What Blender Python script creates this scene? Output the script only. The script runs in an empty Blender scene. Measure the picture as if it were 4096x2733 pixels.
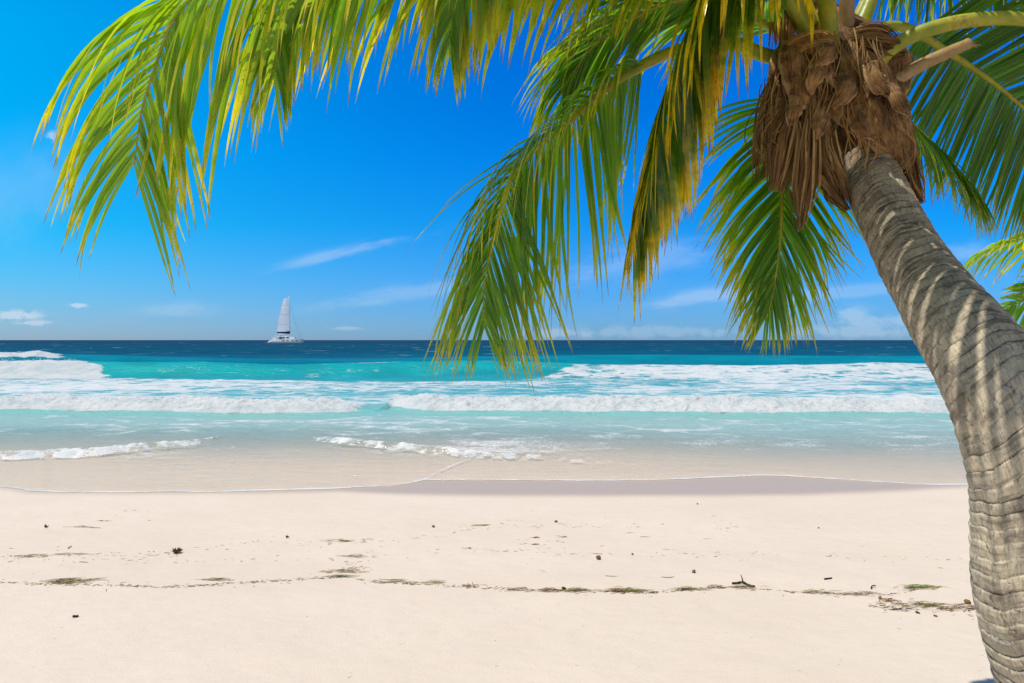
import bpy, math, random
import numpy as np
from mathutils import Vector

# ------------------------------------------------------------------ camera, sky, sun, exposure
C = bpy.context.scene
COL = C.collection
H = 2.0                      # camera height above the still water
F = 2731.0                   # focal length in photo pixels (24 mm)
CY = 1360.5                  # horizon row
cam_d = bpy.data.cameras.new('camera'); cam_d.lens = 24.0; cam_d.sensor_width = 36.0
cam_d.clip_start = 0.05; cam_d.clip_end = 60000.0; cam_d.shift_y = -6.0/4096
cam = bpy.data.objects.new('camera', cam_d); COL.objects.link(cam)
cam.location = (0, 0, H); cam.rotation_euler = (math.radians(90), 0, 0)
C.camera = cam
C.view_settings.view_transform = 'Standard'; C.view_settings.look = 'None'
C.view_settings.exposure = 0.0; C.view_settings.gamma = 1.0
C.render.engine = 'CYCLES'
C.cycles.max_bounces = 10; C.cycles.transparent_max_bounces = 16
C.cycles.transmission_bounces = 6; C.cycles.diffuse_bounces = 4

SUN_EL = math.radians(68); SUN_AZ = math.radians(-112)     # azimuth from +y towards +x
to_sun = Vector((math.cos(SUN_EL)*math.sin(SUN_AZ), math.cos(SUN_EL)*math.cos(SUN_AZ), math.sin(SUN_EL)))
sd = bpy.data.lights.new('sun', 'SUN'); sd.energy = 4.5; sd.angle = math.radians(0.53); sd.color = (1.0, 0.955, 0.87)
so = bpy.data.objects.new('sun', sd); COL.objects.link(so)
so.rotation_euler = to_sun.to_track_quat('Z', 'Y').to_euler(); so.location = (0, 0, 40)

W = bpy.data.worlds.new('World'); C.world = W; W.use_nodes = True

class NT:
    """small helper to write node trees as expressions"""
    def __init__(s, tree):
        s.t = tree; s.t.nodes.clear()
    def n(s, kind, **kw):
        nd = s.t.nodes.new(kind)
        for k, v in kw.items(): setattr(nd, k, v)
        return nd
    def link(s, a, b): s.t.links.new(a, b)
    def put(s, sock, v):
        if hasattr(v, 'is_output') or isinstance(v, bpy.types.NodeSocket): s.link(v, sock)
        else:
            if sock.type == 'RGBA' and len(v) == 3: v = (*v, 1)
            sock.default_value = v
    def m(s, op, a, b=0.0, c=0.0, clamp=False):
        nd = s.n('ShaderNodeMath', operation=op); nd.use_clamp = clamp
        s.put(nd.inputs[0], a); s.put(nd.inputs[1], b); s.put(nd.inputs[2], c)
        return nd.outputs[0]
    def mix(s, f, a, b, blend='MIX'):
        nd = s.n('ShaderNodeMix', data_type='RGBA', blend_type=blend)
        s.put(nd.inputs[0], f); s.put(nd.inputs[6], a); s.put(nd.inputs[7], b)
        return nd.outputs[2]
    def smooth(s, x, lo, hi, a=0.0, b=1.0):
        nd = s.n('ShaderNodeMapRange', interpolation_type='SMOOTHSTEP')
        s.put(nd.inputs[0], x); s.put(nd.inputs[1], lo); s.put(nd.inputs[2], hi); s.put(nd.inputs[3], a); s.put(nd.inputs[4], b)
        return nd.outputs[0]
    def noise(s, vec, scale, detail=4, rough=0.55, dist=0.0, dim='3D'):
        nd = s.n('ShaderNodeTexNoise', noise_dimensions=dim)
        if vec is not None: s.put(nd.inputs['Vector'], vec)
        nd.inputs['Scale'].default_value = scale; nd.inputs['Detail'].default_value = detail
        nd.inputs['Roughness'].default_value = rough; nd.inputs['Distortion'].default_value = dist
        return nd.outputs[0]
    def scale(s, vec, sc, off=(0, 0, 0)):
        nd = s.n('ShaderNodeMapping'); s.put(nd.inputs[0], vec); nd.inputs['Scale'].default_value = sc; nd.inputs['Location'].default_value = off
        return nd.outputs[0]
    def attr(s, name, out='Fac'):
        nd = s.n('ShaderNodeAttribute', attribute_name=name); return nd.outputs[out]
    def ramp(s, f, stops):
        nd = s.n('ShaderNodeValToRGB'); s.put(nd.inputs[0], f)
        e = nd.color_ramp.elements
        while len(e) < len(stops): e.new(0.5)
        for el, (p, c) in zip(e, stops): el.position = p; el.color = (*c, 1) if len(c) == 3 else c
        return nd.outputs[0]
    def bump(s, h, dist, strength=1.0):
        nd = s.n('ShaderNodeBump'); s.put(nd.inputs['Height'], h); nd.inputs['Distance'].default_value = dist; nd.inputs['Strength'].default_value = strength
        return nd.outputs[0]
    def obj(s): return s.n('ShaderNodeTexCoord').outputs['Object']

# --- world: Nishita sky, deepened as in the polarised photograph, thin cirrus and small cumulus
w = NT(W.node_tree)
sky = w.n('ShaderNodeTexSky', sky_type='NISHITA'); sky.sun_disc = False
sky.sun_elevation = SUN_EL; sky.sun_rotation = SUN_AZ; sky.altitude = 0; sky.air_density = 1.0; sky.dust_density = 0.25; sky.ozone_density = 3.0
dirv = w.n('ShaderNodeTexCoord').outputs['Generated']
sx = w.n('ShaderNodeSeparateXYZ'); w.link(dirv, sx.inputs[0])
yy = w.m('MAXIMUM', sx.outputs[1], 0.02)
U = w.m('DIVIDE', sx.outputs[0], yy); V = w.m('DIVIDE', sx.outputs[2], yy)
front = w.smooth(sx.outputs[1], 0.05, 0.35)
tint = w.ramp(w.m('MULTIPLY', V, 1.6, clamp=True), [(0.0, (.28, .60, 1.22)), (.05, (.24, .60, 1.25)), (.27, (.028, .70, 1.40)), (.445, (.003, .68, 1.56)), (.55, (.0, .64, 1.57)), (.8, (.0, .58, 1.66))])
skyc = w.mix(w.m('MULTIPLY', front, 1.0), sky.outputs[0], w.mix(1.0, sky.outputs[0], tint, 'MULTIPLY'))
# brighter, more cyan side of the sky to the left
leftf = w.m('MULTIPLY', w.smooth(U, 0.15, -0.85), front)
skyc = w.mix(leftf, skyc, w.mix(1.0, skyc, w.ramp(w.m('MULTIPLY', V, 1.6, clamp=True), [(0, (1.65, 1.18, 1.0)), (.32, (1.6, 1.45, 1.0)), (.75, (1.0, 2.25, 1.05))]), 'MULTIPLY'))
comb = w.n('ShaderNodeCombineXYZ'); w.link(U, comb.inputs[0]); w.link(V, comb.inputs[1])
def cloud(px, py, rx, ry, rot, amt, sc, sx_=1.0, sy_=1.0, lo=0.42, hi=0.72):
    u0 = (px-2048)/F; v0 = (CY-py)/F; a = math.radians(rot); ca, sa = math.cos(a), math.sin(a)
    du = w.m('SUBTRACT', U, u0); dv = w.m('SUBTRACT', V, v0)
    p = w.m('ADD', w.m('MULTIPLY', du, ca), w.m('MULTIPLY', dv, sa)); q = w.m('SUBTRACT', w.m('MULTIPLY', dv, ca), w.m('MULTIPLY', du, sa))
    r2 = w.m('ADD', w.m('POWER', w.m('DIVIDE', p, rx/F), 2.0), w.m('POWER', w.m('DIVIDE', q, ry/F), 2.0))
    g = w.m('EXPONENT', w.m('MULTIPLY', r2, -1.0))
    cv = w.n('ShaderNodeCombineXYZ'); w.put(cv.inputs[0], w.m('MULTIPLY', p, sx_)); w.put(cv.inputs[1], w.m('MULTIPLY', q, sy_)); cv.inputs[2].default_value = (px % 97)*0.37
    nz = w.noise(cv.outputs[0], sc, 6, 0.6)
    val = w.m('MULTIPLY', w.smooth(w.m('ADD', nz, w.m('MULTIPLY', g, 0.22)), lo+0.11, hi+0.11), w.m('MINIMUM', w.m('MULTIPLY', g, 1.6), 1.0))
    return w.m('MULTIPLY', val, amt*.8)
cl = None
for args in [(1395, 1005, 260, 22, 13, .30, 9, 1, 4, .30, .62), (1600, 1175, 330, 34, 9, .22, 9, 1, 4, .32, .66),
             (2500, 1050, 420, 70, 8, .26, 6, 1, 3.5, .34, .7), (2820, 1190, 260, 34, 6, .34, 8, 1, 3.5, .32, .64), (3380, 1170, 380, 26, 5, .22, 7, 1, 4, .3, .64),
             (70, 1262, 95, 18, 0, .62, 50, 1, 1.6, .36, .52), (140, 1292, 70, 10, 0, .5, 50, 1, 1.6, .36, .52), (312, 1222, 34, 9, 0, .6, 60, 1, 1.6, .33, .5), (213, 546, 26, 18, 0, .55, 60, 1, 1.2, .36, .54),
             (1390, 1313, 60, 7, 0, .25, 60, 1, 2, .36, .5), (700, 1245, 160, 34, 5, .18, 12, 1, 3, .34, .68),
             (3370, 1262, 110, 34, 0, .34, 22, 1, 1.4, .42, .62), (3500, 1285, 190, 34, 0, .32, 22, 1, 1.8, .40, .66), (3480, 1325, 330, 26, 0, .28, 26, 1, 1.2, .40, .62),
             (2650, 1328, 420, 24, 0, .2, 28, 1, 1.1, .42, .6), (2250, 1335, 180, 20, 0, .3, 30, 1, 1.1, .42, .6), (3880, 1000, 120, 40, 5, .25, 8, 1, 3, .34, .66), (150, 760, 260, 170, 20, .16, 5, 1, 1.3, .3, .7)]:
    c_ = cloud(*args); cl = c_ if cl is None else w.m('MAXIMUM', cl, c_)
cl = w.m('MULTIPLY', cl, front)
skyc = w.mix(cl, skyc, (7.0, 7.6, 8.2))
bg = w.n('ShaderNodeBackground'); w.link(skyc, bg.inputs[0]); bg.inputs[1].default_value = 0.11
wo = w.n('ShaderNodeOutputWorld'); w.link(bg.outputs[0], wo.inputs[0])

# ------------------------------------------------------------------ helpers
def at(px, py, d):
    return np.array([(px-2048.0)/F*d, d, H-(py-CY)/F*d])
BX = np.array([-80, 0, 3.8, 6.0, 8.5, 9.5, 12, 15, 18, 24, 35, 60, 120, 400, 7000.])
BZ = np.array([1.5, .24, .12, .075, .022, .0, -.022, -.09, -.32, -.8, -1.6, -3.2, -8, -14, -30.])
def bed(y): return np.interp(y, BX, BZ)
def hash2(ix, iy, seed):
    n = (ix.astype(np.int64)*374761393 + iy.astype(np.int64)*668265263 + seed*1274126177) & 0x7fffffff
    n = ((n ^ (n >> 13)) * 1274126177) & 0x7fffffff
    n = ((n ^ (n >> 15)) * 668265263) & 0x7fffffff
    return ((n ^ (n >> 16)) & 0xffff)/65535.0
def vn(x, y, seed=0):
    ix = np.floor(x); iy = np.floor(y); fx = x-ix; fy = y-iy
    fx = fx*fx*fx*(fx*(fx*6-15)+10); fy = fy*fy*fy*(fy*(fy*6-15)+10)
    a = hash2(ix, iy, seed); b = hash2(ix+1, iy, seed); c = hash2(ix, iy+1, seed); d = hash2(ix+1, iy+1, seed)
    return (a*(1-fx)+b*fx)*(1-fy)+(c*(1-fx)+d*fx)*fy*1.0
def fbm(x, y, seed=0, oct=4, rough=0.5):
    s = 0; a = 1; t = 0
    for o in range(oct):
        s = s + a*vn(x, y, seed+o*17); t += a; a *= rough; x = x*2.03+11.3; y = y*2.03+7.7
    return s/t*2-1
def sst(x, a, b):
    t = np.clip((x-a)/(b-a), 0, 1); return t*t*(3-2*t)

def beach_z(X, Y):
    X = np.asarray(X, float); Y = np.asarray(Y, float)
    m = sst(Y, 0, 3)*(1-sst(Y, 9.0, 10.5)); dry = 1-sst(Y, 7.2, 8.6)
    Z = bed(Y)+m*dry*(0.012*fbm(X*.55+Y*.2, Y*.8, 3, 3)+0.007*fbm(X*2.6, Y*3.4, 9, 3)+0.0034*fbm(X*9+Y*5, Y*13, 21, 3))
    return Z+0.006*m*np.exp(-((Y-5.35-.2*np.sin(X*.9))/.12)**2)      # low berm ridge where the last tide stopped
def gxy(px, py):
    y = (H-0.1)*F/(py-CY)
    for _ in range(12): y = (H-float(beach_z((px-2048)/F*y, y)))*F/(py-CY)
    x = (px-2048)/F*y
    return x, y, float(beach_z(x, y))

def new_obj(name, me, mat=None, parent=None):
    o = bpy.data.objects.new(name, me); COL.objects.link(o)
    if mat is not None:
        for mm in (mat if isinstance(mat, (list, tuple)) else [mat]): me.materials.append(mm)
    if parent is not None: o.parent = parent
    return o
def mesh_quads(name, V, Q, smooth=True):
    me = bpy.data.meshes.new(name)
    V = np.asarray(V, np.float32); Q = np.asarray(Q, np.int32)
    me.vertices.add(len(V)); me.vertices.foreach_set('co', V.ravel())
    k = Q.shape[1]
    me.loops.add(Q.size); me.loops.foreach_set('vertex_index', Q.ravel())
    me.polygons.add(len(Q)); me.polygons.foreach_set('loop_start', np.arange(0, Q.size, k, dtype=np.int32))
    me.update(calc_edges=True); me.validate()
    if smooth: me.polygons.foreach_set('use_smooth', np.ones(len(me.polygons), bool))
    return me
def add_attr(me, name, arr, kind='FLOAT'):
    a = me.attributes.new(name, kind, 'POINT')
    arr = np.asarray(arr, np.float32)
    if kind == 'FLOAT': a.data.foreach_set('value', arr.ravel())
    elif kind == 'FLOAT_COLOR':
        if arr.shape[-1] == 3: arr = np.concatenate([arr, np.ones((*arr.shape[:-1], 1), np.float32)], -1)
        a.data.foreach_set('color', arr.ravel())
    else: a.data.foreach_set('vector', arr.ravel())
def grid_quads(nr, nc, wrap=False):
    i = np.arange(nr-1)[:, None]; j = np.arange(nc if wrap else nc-1)[None, :]
    j2 = (j+1) % nc
    return np.stack([i*nc+j, i*nc+j2, (i+1)*nc+j2, (i+1)*nc+j], -1).reshape(-1, 4)
def tag(o, label=None, cat=None, group=None, kind=None):
    if label: o['label'] = label
    if cat: o['category'] = cat
    if group: o['group'] = group
    if kind: o['kind'] = kind
    return o
def empty(name, loc, label, cat, group=None):
    o = bpy.data.objects.new(name, None); COL.objects.link(o); o.location = loc; o.empty_display_size = 0.2
    return tag(o, label, cat, group)
def adopt(o, parent):
    """parent a mesh built in world coordinates to a thing standing at its base"""
    o.parent = parent; o.location = -parent.location
def nrm(v): return v/np.maximum(np.linalg.norm(v, axis=-1, keepdims=True), 1e-9)
def spline(P, n):
    """Catmull-Rom through the rows of P, n samples evenly spaced along the length"""
    P = np.asarray(P, float); k = len(P)
    Q = np.vstack([2*P[0]-P[1], P, 2*P[-1]-P[-2]])
    out = []
    for i in range(k-1):
        t = np.linspace(0, 1, 40, endpoint=False)[:, None]
        a, b, c, d = Q[i], Q[i+1], Q[i+2], Q[i+3]
        out.append(0.5*((2*b)+(-a+c)*t+(2*a-5*b+4*c-d)*t**2+(-a+3*b-3*c+d)*t**3))
    out = np.vstack(out+[P[-1:]])
    s = np.r_[0, np.cumsum(np.linalg.norm(np.diff(out[:, :3], axis=0), axis=1))]
    q = np.linspace(0, s[-1], n)
    return np.stack([np.interp(q, s, out[:, i]) for i in range(out.shape[1])], 1), s[-1]
def frames(P):
    T = nrm(np.gradient(P, axis=0)); N = np.zeros_like(P)
    ref = np.array([0, 0, 1.0]) if abs(T[0][2]) < 0.9 else np.array([1.0, 0, 0])
    n = nrm(np.cross(T[0], np.cross(ref, T[0])))
    for i in range(len(P)):
        n = nrm(n-T[i]*np.dot(n, T[i])); N[i] = n
    return T, N, np.cross(T, N)
def tube_arrays(P, R, k=8, flat=1.0):
    T, N, B = frames(P); a = np.linspace(0, 2*np.pi, k, endpoint=False)
    R = np.broadcast_to(np.asarray(R, float), (len(P),))
    V = P[:, None]+R[:, None, None]*(np.cos(a)[None, :, None]*N[:, None]*flat+np.sin(a)[None, :, None]*B[:, None])
    return V.reshape(-1, 3), grid_quads(len(P), k, True)
class MB:
    def __init__(s): s.v = []; s.f = []; s.n = 0
    def add(s, V, Fc):
        s.v += [tuple(map(float, p)) for p in V]; s.f += [tuple(int(i)+s.n for i in f) for f in Fc]; s.n += len(V); return s
    def tube(s, P, R, k=8, cap=True):
        P = np.asarray(P, float); V, Q = tube_arrays(P, R, k); Q = [tuple(q) for q in Q]
        if cap: Q += [tuple(range(k))[::-1], tuple(range((len(P)-1)*k, len(P)*k))]
        return s.add(V, Q)
    def box(s, x0, x1, y0, y1, z0, z1):
        return s.add([(x, y, z) for z in (z0, z1) for y in (y0, y1) for x in (x0, x1)], [(0, 2, 3, 1), (4, 5, 7, 6), (0, 1, 5, 4), (2, 6, 7, 3), (0, 4, 6, 2), (1, 3, 7, 5)])
    def prism(s, prof, y0, y1):
        k = len(prof); V = [(x, y0, z) for x, z in prof]+[(x, y1, z) for x, z in prof]
        return s.add(V, [tuple(range(k))[::-1], tuple(range(k, 2*k))]+[(i, (i+1) % k, (i+1) % k+k, i+k) for i in range(k)])
    def build(s, name, mat, parent=None, smooth=False, bevel=0):
        me = bpy.data.meshes.new(name); me.from_pydata(s.v, [], s.f); me.update()
        if smooth: me.polygons.foreach_set('use_smooth', [True]*len(me.polygons))
        o = new_obj(name, me, mat, parent)
        if bevel:
            b = o.modifiers.new('bevel', 'BEVEL'); b.width = bevel; b.segments = 2
        return o
def material(name):
    m = bpy.data.materials.new(name); m.use_nodes = True
    nt = NT(m.node_tree); out = nt.n('ShaderNodeOutputMaterial'); return m, nt, out.inputs[0]
def princ(nt, col, rough=0.6, spec=0.4, normal=None, **kw):
    p = nt.n('ShaderNodeBsdfPrincipled'); nt.put(p.inputs['Base Color'], col); nt.put(p.inputs['Roughness'], rough)
    p.inputs['Specular IOR Level'].default_value = spec
    if normal is not None: nt.put(p.inputs['Normal'], normal)
    for k, v in kw.items(): nt.put(p.inputs[k.replace('_', ' ')], v)
    return p.outputs[0]
def mixsh(nt, f, a, b):
    m = nt.n('ShaderNodeMixShader'); nt.put(m.inputs[0], f); nt.link(a, m.inputs[1]); nt.link(b, m.inputs[2]); return m.outputs[0]
def simple(name, col, rough=0.5, spec=0.4, var=0.08, sc=6.0):
    m, nt, out = material(name)
    nz = nt.noise(nt.obj(), sc, 4)
    c = nt.mix(nz, tuple(x*(1-var) for x in col), tuple(min(1, x*(1+var)) for x in col))
    nt.link(princ(nt, c, rough, spec), out); return m

def px_line(pts):
    """photo polyline on the still water -> (x, y) in metres"""
    p = np.array(pts, float); y = H*F/(p[:, 1]-CY); return (p[:, 0]-2048)/F*y, y

# ------------------------------------------------------------------ beach
E_x, E_y = px_line([(-1600, 1950), (-700, 1950), (0, 1953), (60, 1958), (110, 1970), (250, 1976), (500, 1976), (730, 1972), (860, 1975), (1000, 1970), (1300, 1962), (1550, 1948), (1640, 1935), (1700, 1922), (1900, 1922), (2300, 1925), (2600, 1924), (2850, 1914), (3050, 1905), (3150, 1906), (3350, 1920), (3550, 1934), (3700, 1942), (3890, 1943), (4300, 1945), (5600, 1945)])
def edge_y(x): return np.interp(x, E_x, E_y) + 0.03*fbm(x*1.7, x*0+3.1, 5, 3)
WB_x, WB_y = px_line([(-1600, 1950), (0, 1956), (110, 1976), (730, 1980), (1350, 1972), (1600, 1984), (2000, 1990), (2600, 1991), (3200, 1986), (3500, 1972), (3890, 1948), (4300, 1945), (5600, 1945)])

def build_beach():
    xs = np.r_[-900, -400, -200, -100, -60, -40, -28, -20, -15, -12, np.arange(-9.6, 9.6, .04), 10, 12, 15, 20, 28, 40, 60, 100, 200, 400, 900]
    ys = np.r_[-900, -400, -150, -60, -25, -12, -6, -3, -1, .5, 1.5, 2.4, np.arange(3.0, 10.6, .028), np.arange(10.7, 20, .3), 22, 26, 32, 40, 55, 80, 120, 200]
    X, Y = np.meshgrid(xs, ys)
    Z = beach_z(X, Y)
    me = mesh_quads('beach', np.stack([X, Y, Z], -1).reshape(-1, 3), grid_quads(*X.shape))
    wb = np.interp(X, WB_x, WB_y)
    wet = sst(Y, wb-.22+.08*fbm(X*1.2, Y*0, 4, 3), wb+.22)
    wet = wet*(1-sst(Y, edge_y(X)-.02, edge_y(X)+.12))
    add_attr(me, 'wet', wet.ravel()); add_attr(me, 'covered', sst(Y, edge_y(X)-.05, edge_y(X)+.2).ravel())
    m, nt, out = material('sand')
    oc = nt.obj(); wet = nt.attr('wet')
    big = nt.noise(nt.scale(oc, (.5, .8, 1)), 1.0, 4, .6); fine = nt.noise(oc, 260, 3, .7); mid = nt.noise(nt.scale(oc, (1, 1.6, 1)), 9, 5, .65)
    c = nt.mix(nt.smooth(big, .3, .7), (.635, .520, .395), (.670, .553, .428))
    c = nt.mix(nt.m('MULTIPLY', nt.smooth(mid, .40, .75), .35), c, (.60, .485, .36))
    c = nt.mix(nt.m('MULTIPLY', nt.smooth(fine, .52, .78), .30), c, (.50, .39, .30))
    c = nt.mix(wet, c, (.44, .34, .245))
    c = nt.mix(nt.attr('covered'), c, (.66, .50, .37))
    h = nt.m('ADD', nt.m('MULTIPLY', fine, .25), nt.m('ADD', nt.m('MULTIPLY', mid, 1.0), nt.m('MULTIPLY', nt.noise(oc, 55, 4, .65), .55)))
    dryf = nt.m('SUBTRACT', 1.0, wet)
    b = nt.n('ShaderNodeBump'); nt.put(b.inputs['Height'], h); b.inputs['Distance'].default_value = .012; nt.put(b.inputs['Strength'], nt.m('MULTIPLY_ADD', dryf, .55, .02))
    sh = princ(nt, c, nt.m('MULTIPLY_ADD', dryf, .50, .40), .25, b.outputs[0])
    nt.link(sh, out)
    return tag(new_obj('beach', me, m), kind='structure')
build_beach()

# ------------------------------------------------------------------ sea
def build_sea():
    rows = np.r_[np.arange(8.9, 9.3, .02), np.arange(9.3, 17.9, .045), np.arange(17.9, 20.6, .028), np.arange(20.6, 24, .06), np.arange(24, 34, .13), np.arange(34, 41, .055),
                 np.arange(41, 56, .35), np.arange(56, 62, .09), np.geomspace(62, 440, 110), np.linspace(443, 462, 10), np.geomspace(470, 12000, 50)]
    u = np.linspace(-1.2, 1.2, 1250)
    YN = np.repeat(rows[:, None], len(u), 1); X = YN*u[None, :]
    e = edge_y(X)
    Y = YN+(e-8.9)*(1-sst(YN, 8.9, 13.5))
    d = Y-e                                            # metres seaward of the swash edge
    px = X/Y*F+2048                                    # only used to shape the breakers along the shore
    b = bed(Y)
    lvl = np.maximum(0, b)
    film = .004+.012*(1-np.exp(-d/.25))+.012*np.exp(-(d/.05)**2)*sst(d, -.01, .02)
    Z = lvl+film
    foam = np.zeros_like(Z); rough = np.zeros_like(Z)
    # thin lace along the swash edge
    lace = np.exp(-((d-.03)/(.035+.03*vn(X*1.1, X*0, 8)))**2)
    foam = np.maximum(foam, lace*(.86+.4*fbm(X*2.3, Y*4, 31, 3)))
    # ripples of the shallows
    rip = sst(d, .3, 3)*(1-sst(Y, 30, 60))
    Z += rip*(.026*fbm(X*.9, Y*2.0, 41, 4)+.006*fbm(X*3, Y*6, 43, 3))
    # old sheet of swash overrun by the new one (oblique line)
    ox, oy = px_line([(1640, 1928), (1700, 1918), (1760, 1890), (1830, 1858), (1885, 1838)])
    sx_ = np.interp(Y, oy, ox, left=-99, right=-99)
    # --- wavelets at the shore
    def ridge(line, A, wf, wb, amp, fw, fb, fstr, wob=.07, seed=0):
        nonlocal Z, foam
        lx, ly = line
        yl = np.interp(X, lx, ly)+wob*fbm(X*1.3, X*0+seed, seed, 3)+.06*fbm(X*6, X*0, seed+2, 2)
        a = np.interp(X, lx, amp)
        s = Y-yl
        prof = np.where(s < wf, sst(s, 0, wf), np.exp(-np.maximum(s-wf, 0)/wb))
        frag = fbm(X*7, Y*9, seed+5, 3)
        fz = sst(s, -.02, .05)*(1-sst(s, fw, fw+fb))*np.clip(a/A*1.4, 0, 1)
        Z += a*prof*(1+.45*frag*fz)
        foam = np.maximum(foam, fz*fstr*(1+.55*frag))
        return s, a
    Lw = px_line([(-1600, 1865), (-300, 1856), (10, 1846), (300, 1836), (600, 1806), (760, 1788), (870, 1768), (960, 1766), (1100, 1768)])
    ridge(Lw, .085, .38, .55, np.array([.06, .08, .085, .085, .085, .07, .04, .02, 0]), .42, .55, .60, seed=61)
    Lr = px_line([(1150, 1765), (1255, 1766), (1400, 1790), (1600, 1812), (1880, 1836), (2100, 1846), (2300, 1858), (2600, 1880), (2900, 1898), (3060, 1905), (3300, 1920)])
    ridge(Lr, .08, .30, .5, np.array([0, .05, .085, .085, .075, .055, .045, .035, .02, .0, 0]), .30, .50, .57, seed=71)
    # overrun line: light lip along an oblique curve
    lipd = np.abs(X-sx_)
    foam = np.maximum(foam, np.exp(-(lipd/.035)**2)*.62); Z += .012*np.exp(-(lipd/.07)**2)
    # --- main bore
    Bx, By = px_line([(-1600, 1640), (-400, 1643), (0, 1646), (400, 1652), (700, 1654), (900, 1664), (1200, 1660), (1380, 1657), (1450, 1654), (1510, 1650), (1565, 1634), (1700, 1652), (2100, 1656), (2500, 1655), (3000, 1662), (3500, 1656), (3800, 1662), (4500, 1656), (5600, 1656)])
    Ba = np.array([.34, .34, .34, .33, .33, .33, .30, .22, .13, .12, .28, .36, .36, .36, .36, .33, .30, .28, .28])
    Bf = np.array([1, 1, 1, 1, 1, 1, 1, .95, .3, .1, 1, 1, 1, 1, 1, 1, 1, 1, 1.])
    yl = np.interp(X, Bx, By)+.16*fbm(X*.8, X*0, 81, 3)+.10*fbm(X*3.3, X*0, 83, 3)
    a = np.interp(X, Bx, Ba); f = np.interp(X, Bx, Bf); s = Y-yl
    lump = fbm(X*1.6, Y*2.4, 85, 3); curd = fbm(X*5.2, Y*7.0, 87, 4, .6)
    prof = np.where(s < 1.15, sst(s, -.25, 1.15)**.75, np.exp(-np.maximum(s-1.2, 0)/1.6))
    fz = sst(s, -.05, .03)*f
    mass = fz*(1-sst(s, 1.4, 2.4))
    Z += a*prof*.92*(1+mass*(.30*lump+.30*curd)); Y = Y+mass*(.10*fbm(X*4, Y*3, 181, 4, .6)+.06*lump)
    foam = np.maximum(foam, fz*(1-sst(s, 1.3+.5*lump, 2.6+.5*lump))*(.92+.22*curd+.1*lump))
    rough = np.maximum(rough, mass)
    # --- lacy spent foam behind the bore, up to the breaker
    topY = np.interp(px, [-2000, 0, 1000, 1700, 2000, 2300, 4096, 6000], [35.4, 35.4, 34.4, 33.0, 32.5, 38.5, 39.0, 39.0])+1.1*fbm(X*.35, X*0, 91, 3)
    zone = sst(s, .5, 1.6)*(1-sst(Y, topY-.8, topY+.8))
    dens = .60+.22*fbm(X*.16, Y*.35, 93, 3)+.10*fbm(X*.7, Y*1.6, 95, 3)-.05*sst(Y, 20, 28)*sst(px, 1500, 2300)*(1-sst(Y, 31, 36))
    dens = dens+.02*(1-sst(px, 900, 1500))
    foam = np.maximum(foam, zone*np.clip(dens, 0, .95))
    Z += zone*(.03*fbm(X*.7, Y*1.1, 97, 4))
    # sparse streaks shoreward of the bore
    zone2 = sst(d, .8, 2.5)*(1-sst(s, -1.2, -.1))
    sp = .40+.16*fbm(X*.35, Y*.6, 99, 3)+.08*np.exp(-((px-1900)/700)**2-((Y-12.3)/1.6)**2)
    foam = np.maximum(foam, zone2*np.clip(sp, 0, .60))
    # --- the green breaker
    crest_px = [(-3000, 1450), (-600, 1450), (0, 1448), (200, 1443), (420, 1450), (800, 1450), (1150, 1461), (1500, 1451), (1850, 1444), (2100, 1448), (2400, 1460), (2700, 1461), (3000, 1464), (3300, 1458), (3500, 1451), (3700, 1457), (4400, 1460), (6500, 1460)]
    Y1 = 38.0+.5*np.sin(X*.11+.6)
    cp = np.array(crest_px, float); Ac = H-(np.interp(px, cp[:, 0], cp[:, 1])-CY)/F*Y1
    s1 = Y-Y1
    front_w = np.interp(px, [-3000, 400, 2000, 2600, 6000], [2.2, 2.4, 3.0, 4.6, 4.8])
    pf = np.where(s1 < 0, (1-sst(-s1, 0, front_w)**.8), np.exp(-(s1/4.2)**2))
    white1 = 1-sst(px+60*fbm(X*.8, Y*.9, 101, 4)-95*np.clip(-s1/2.4, 0, 1), 290, 440)
    c1 = fbm(X*1.9, Y*2.2+Z*2, 103, 4, .6)
    Z += Ac*pf*(1+.02*fbm(X*.6, Y*.8, 105, 3))+white1*np.exp(-(s1/2.0)**2)*(.07*c1)
    fz1 = sst(s1, -front_w-.5, -front_w+.1)*(1-sst(s1, .25, .8))
    foam = np.maximum(foam, white1*fz1*(1.0+.25*c1)); rough = np.maximum(rough, white1*fz1)
    # thin foam crest line and veins of foam on the face; broken foam ramp on the right
    foam = np.maximum(foam, np.exp(-((s1-.02)/.14)**2)*np.clip(.34+.5*fbm(X*.55, X*0, 107, 3), 0, .8)*(1-white1))
    face = sst(s1, -front_w-.3, -front_w+.3)*(1-sst(s1, 0, .4))
    foam = np.maximum(foam, face*np.clip(.24+.18*fbm(X*.5, Y*.8, 109, 3), 0, .5))
    ramp_r = sst(px+120*fbm(X*.3, Y*.5, 111, 3), 2150, 2600)
    foam = np.maximum(foam, ramp_r*sst(s1, -7, -3.5)*(1-sst(s1, .05, .35))*(.57+.22*fbm(X*.5, Y*.7, 113, 3)))
    # --- second swell behind it
    Y2 = 58.5+.7*np.sin(X*.07)
    cp2 = np.array([(-3000, 1412), (-300, 1412), (0, 1413), (60, 1413), (150, 1406), (240, 1418), (420, 1421), (700, 1430), (1000, 1436), (1500, 1436), (2100, 1424), (2600, 1420), (3200, 1424), (3700, 1426), (6000, 1430)], float)
    A2 = np.clip(H-(np.interp(px, cp2[:, 0], cp2[:, 1])-CY)/F*Y2, .1, 1.2)
    s2 = Y-Y2
    white2 = 1-sst(px+40*fbm(X*.7, Y*.7, 121, 3)-60*np.clip(-s2/3, 0, 1), 130, 290)
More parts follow.
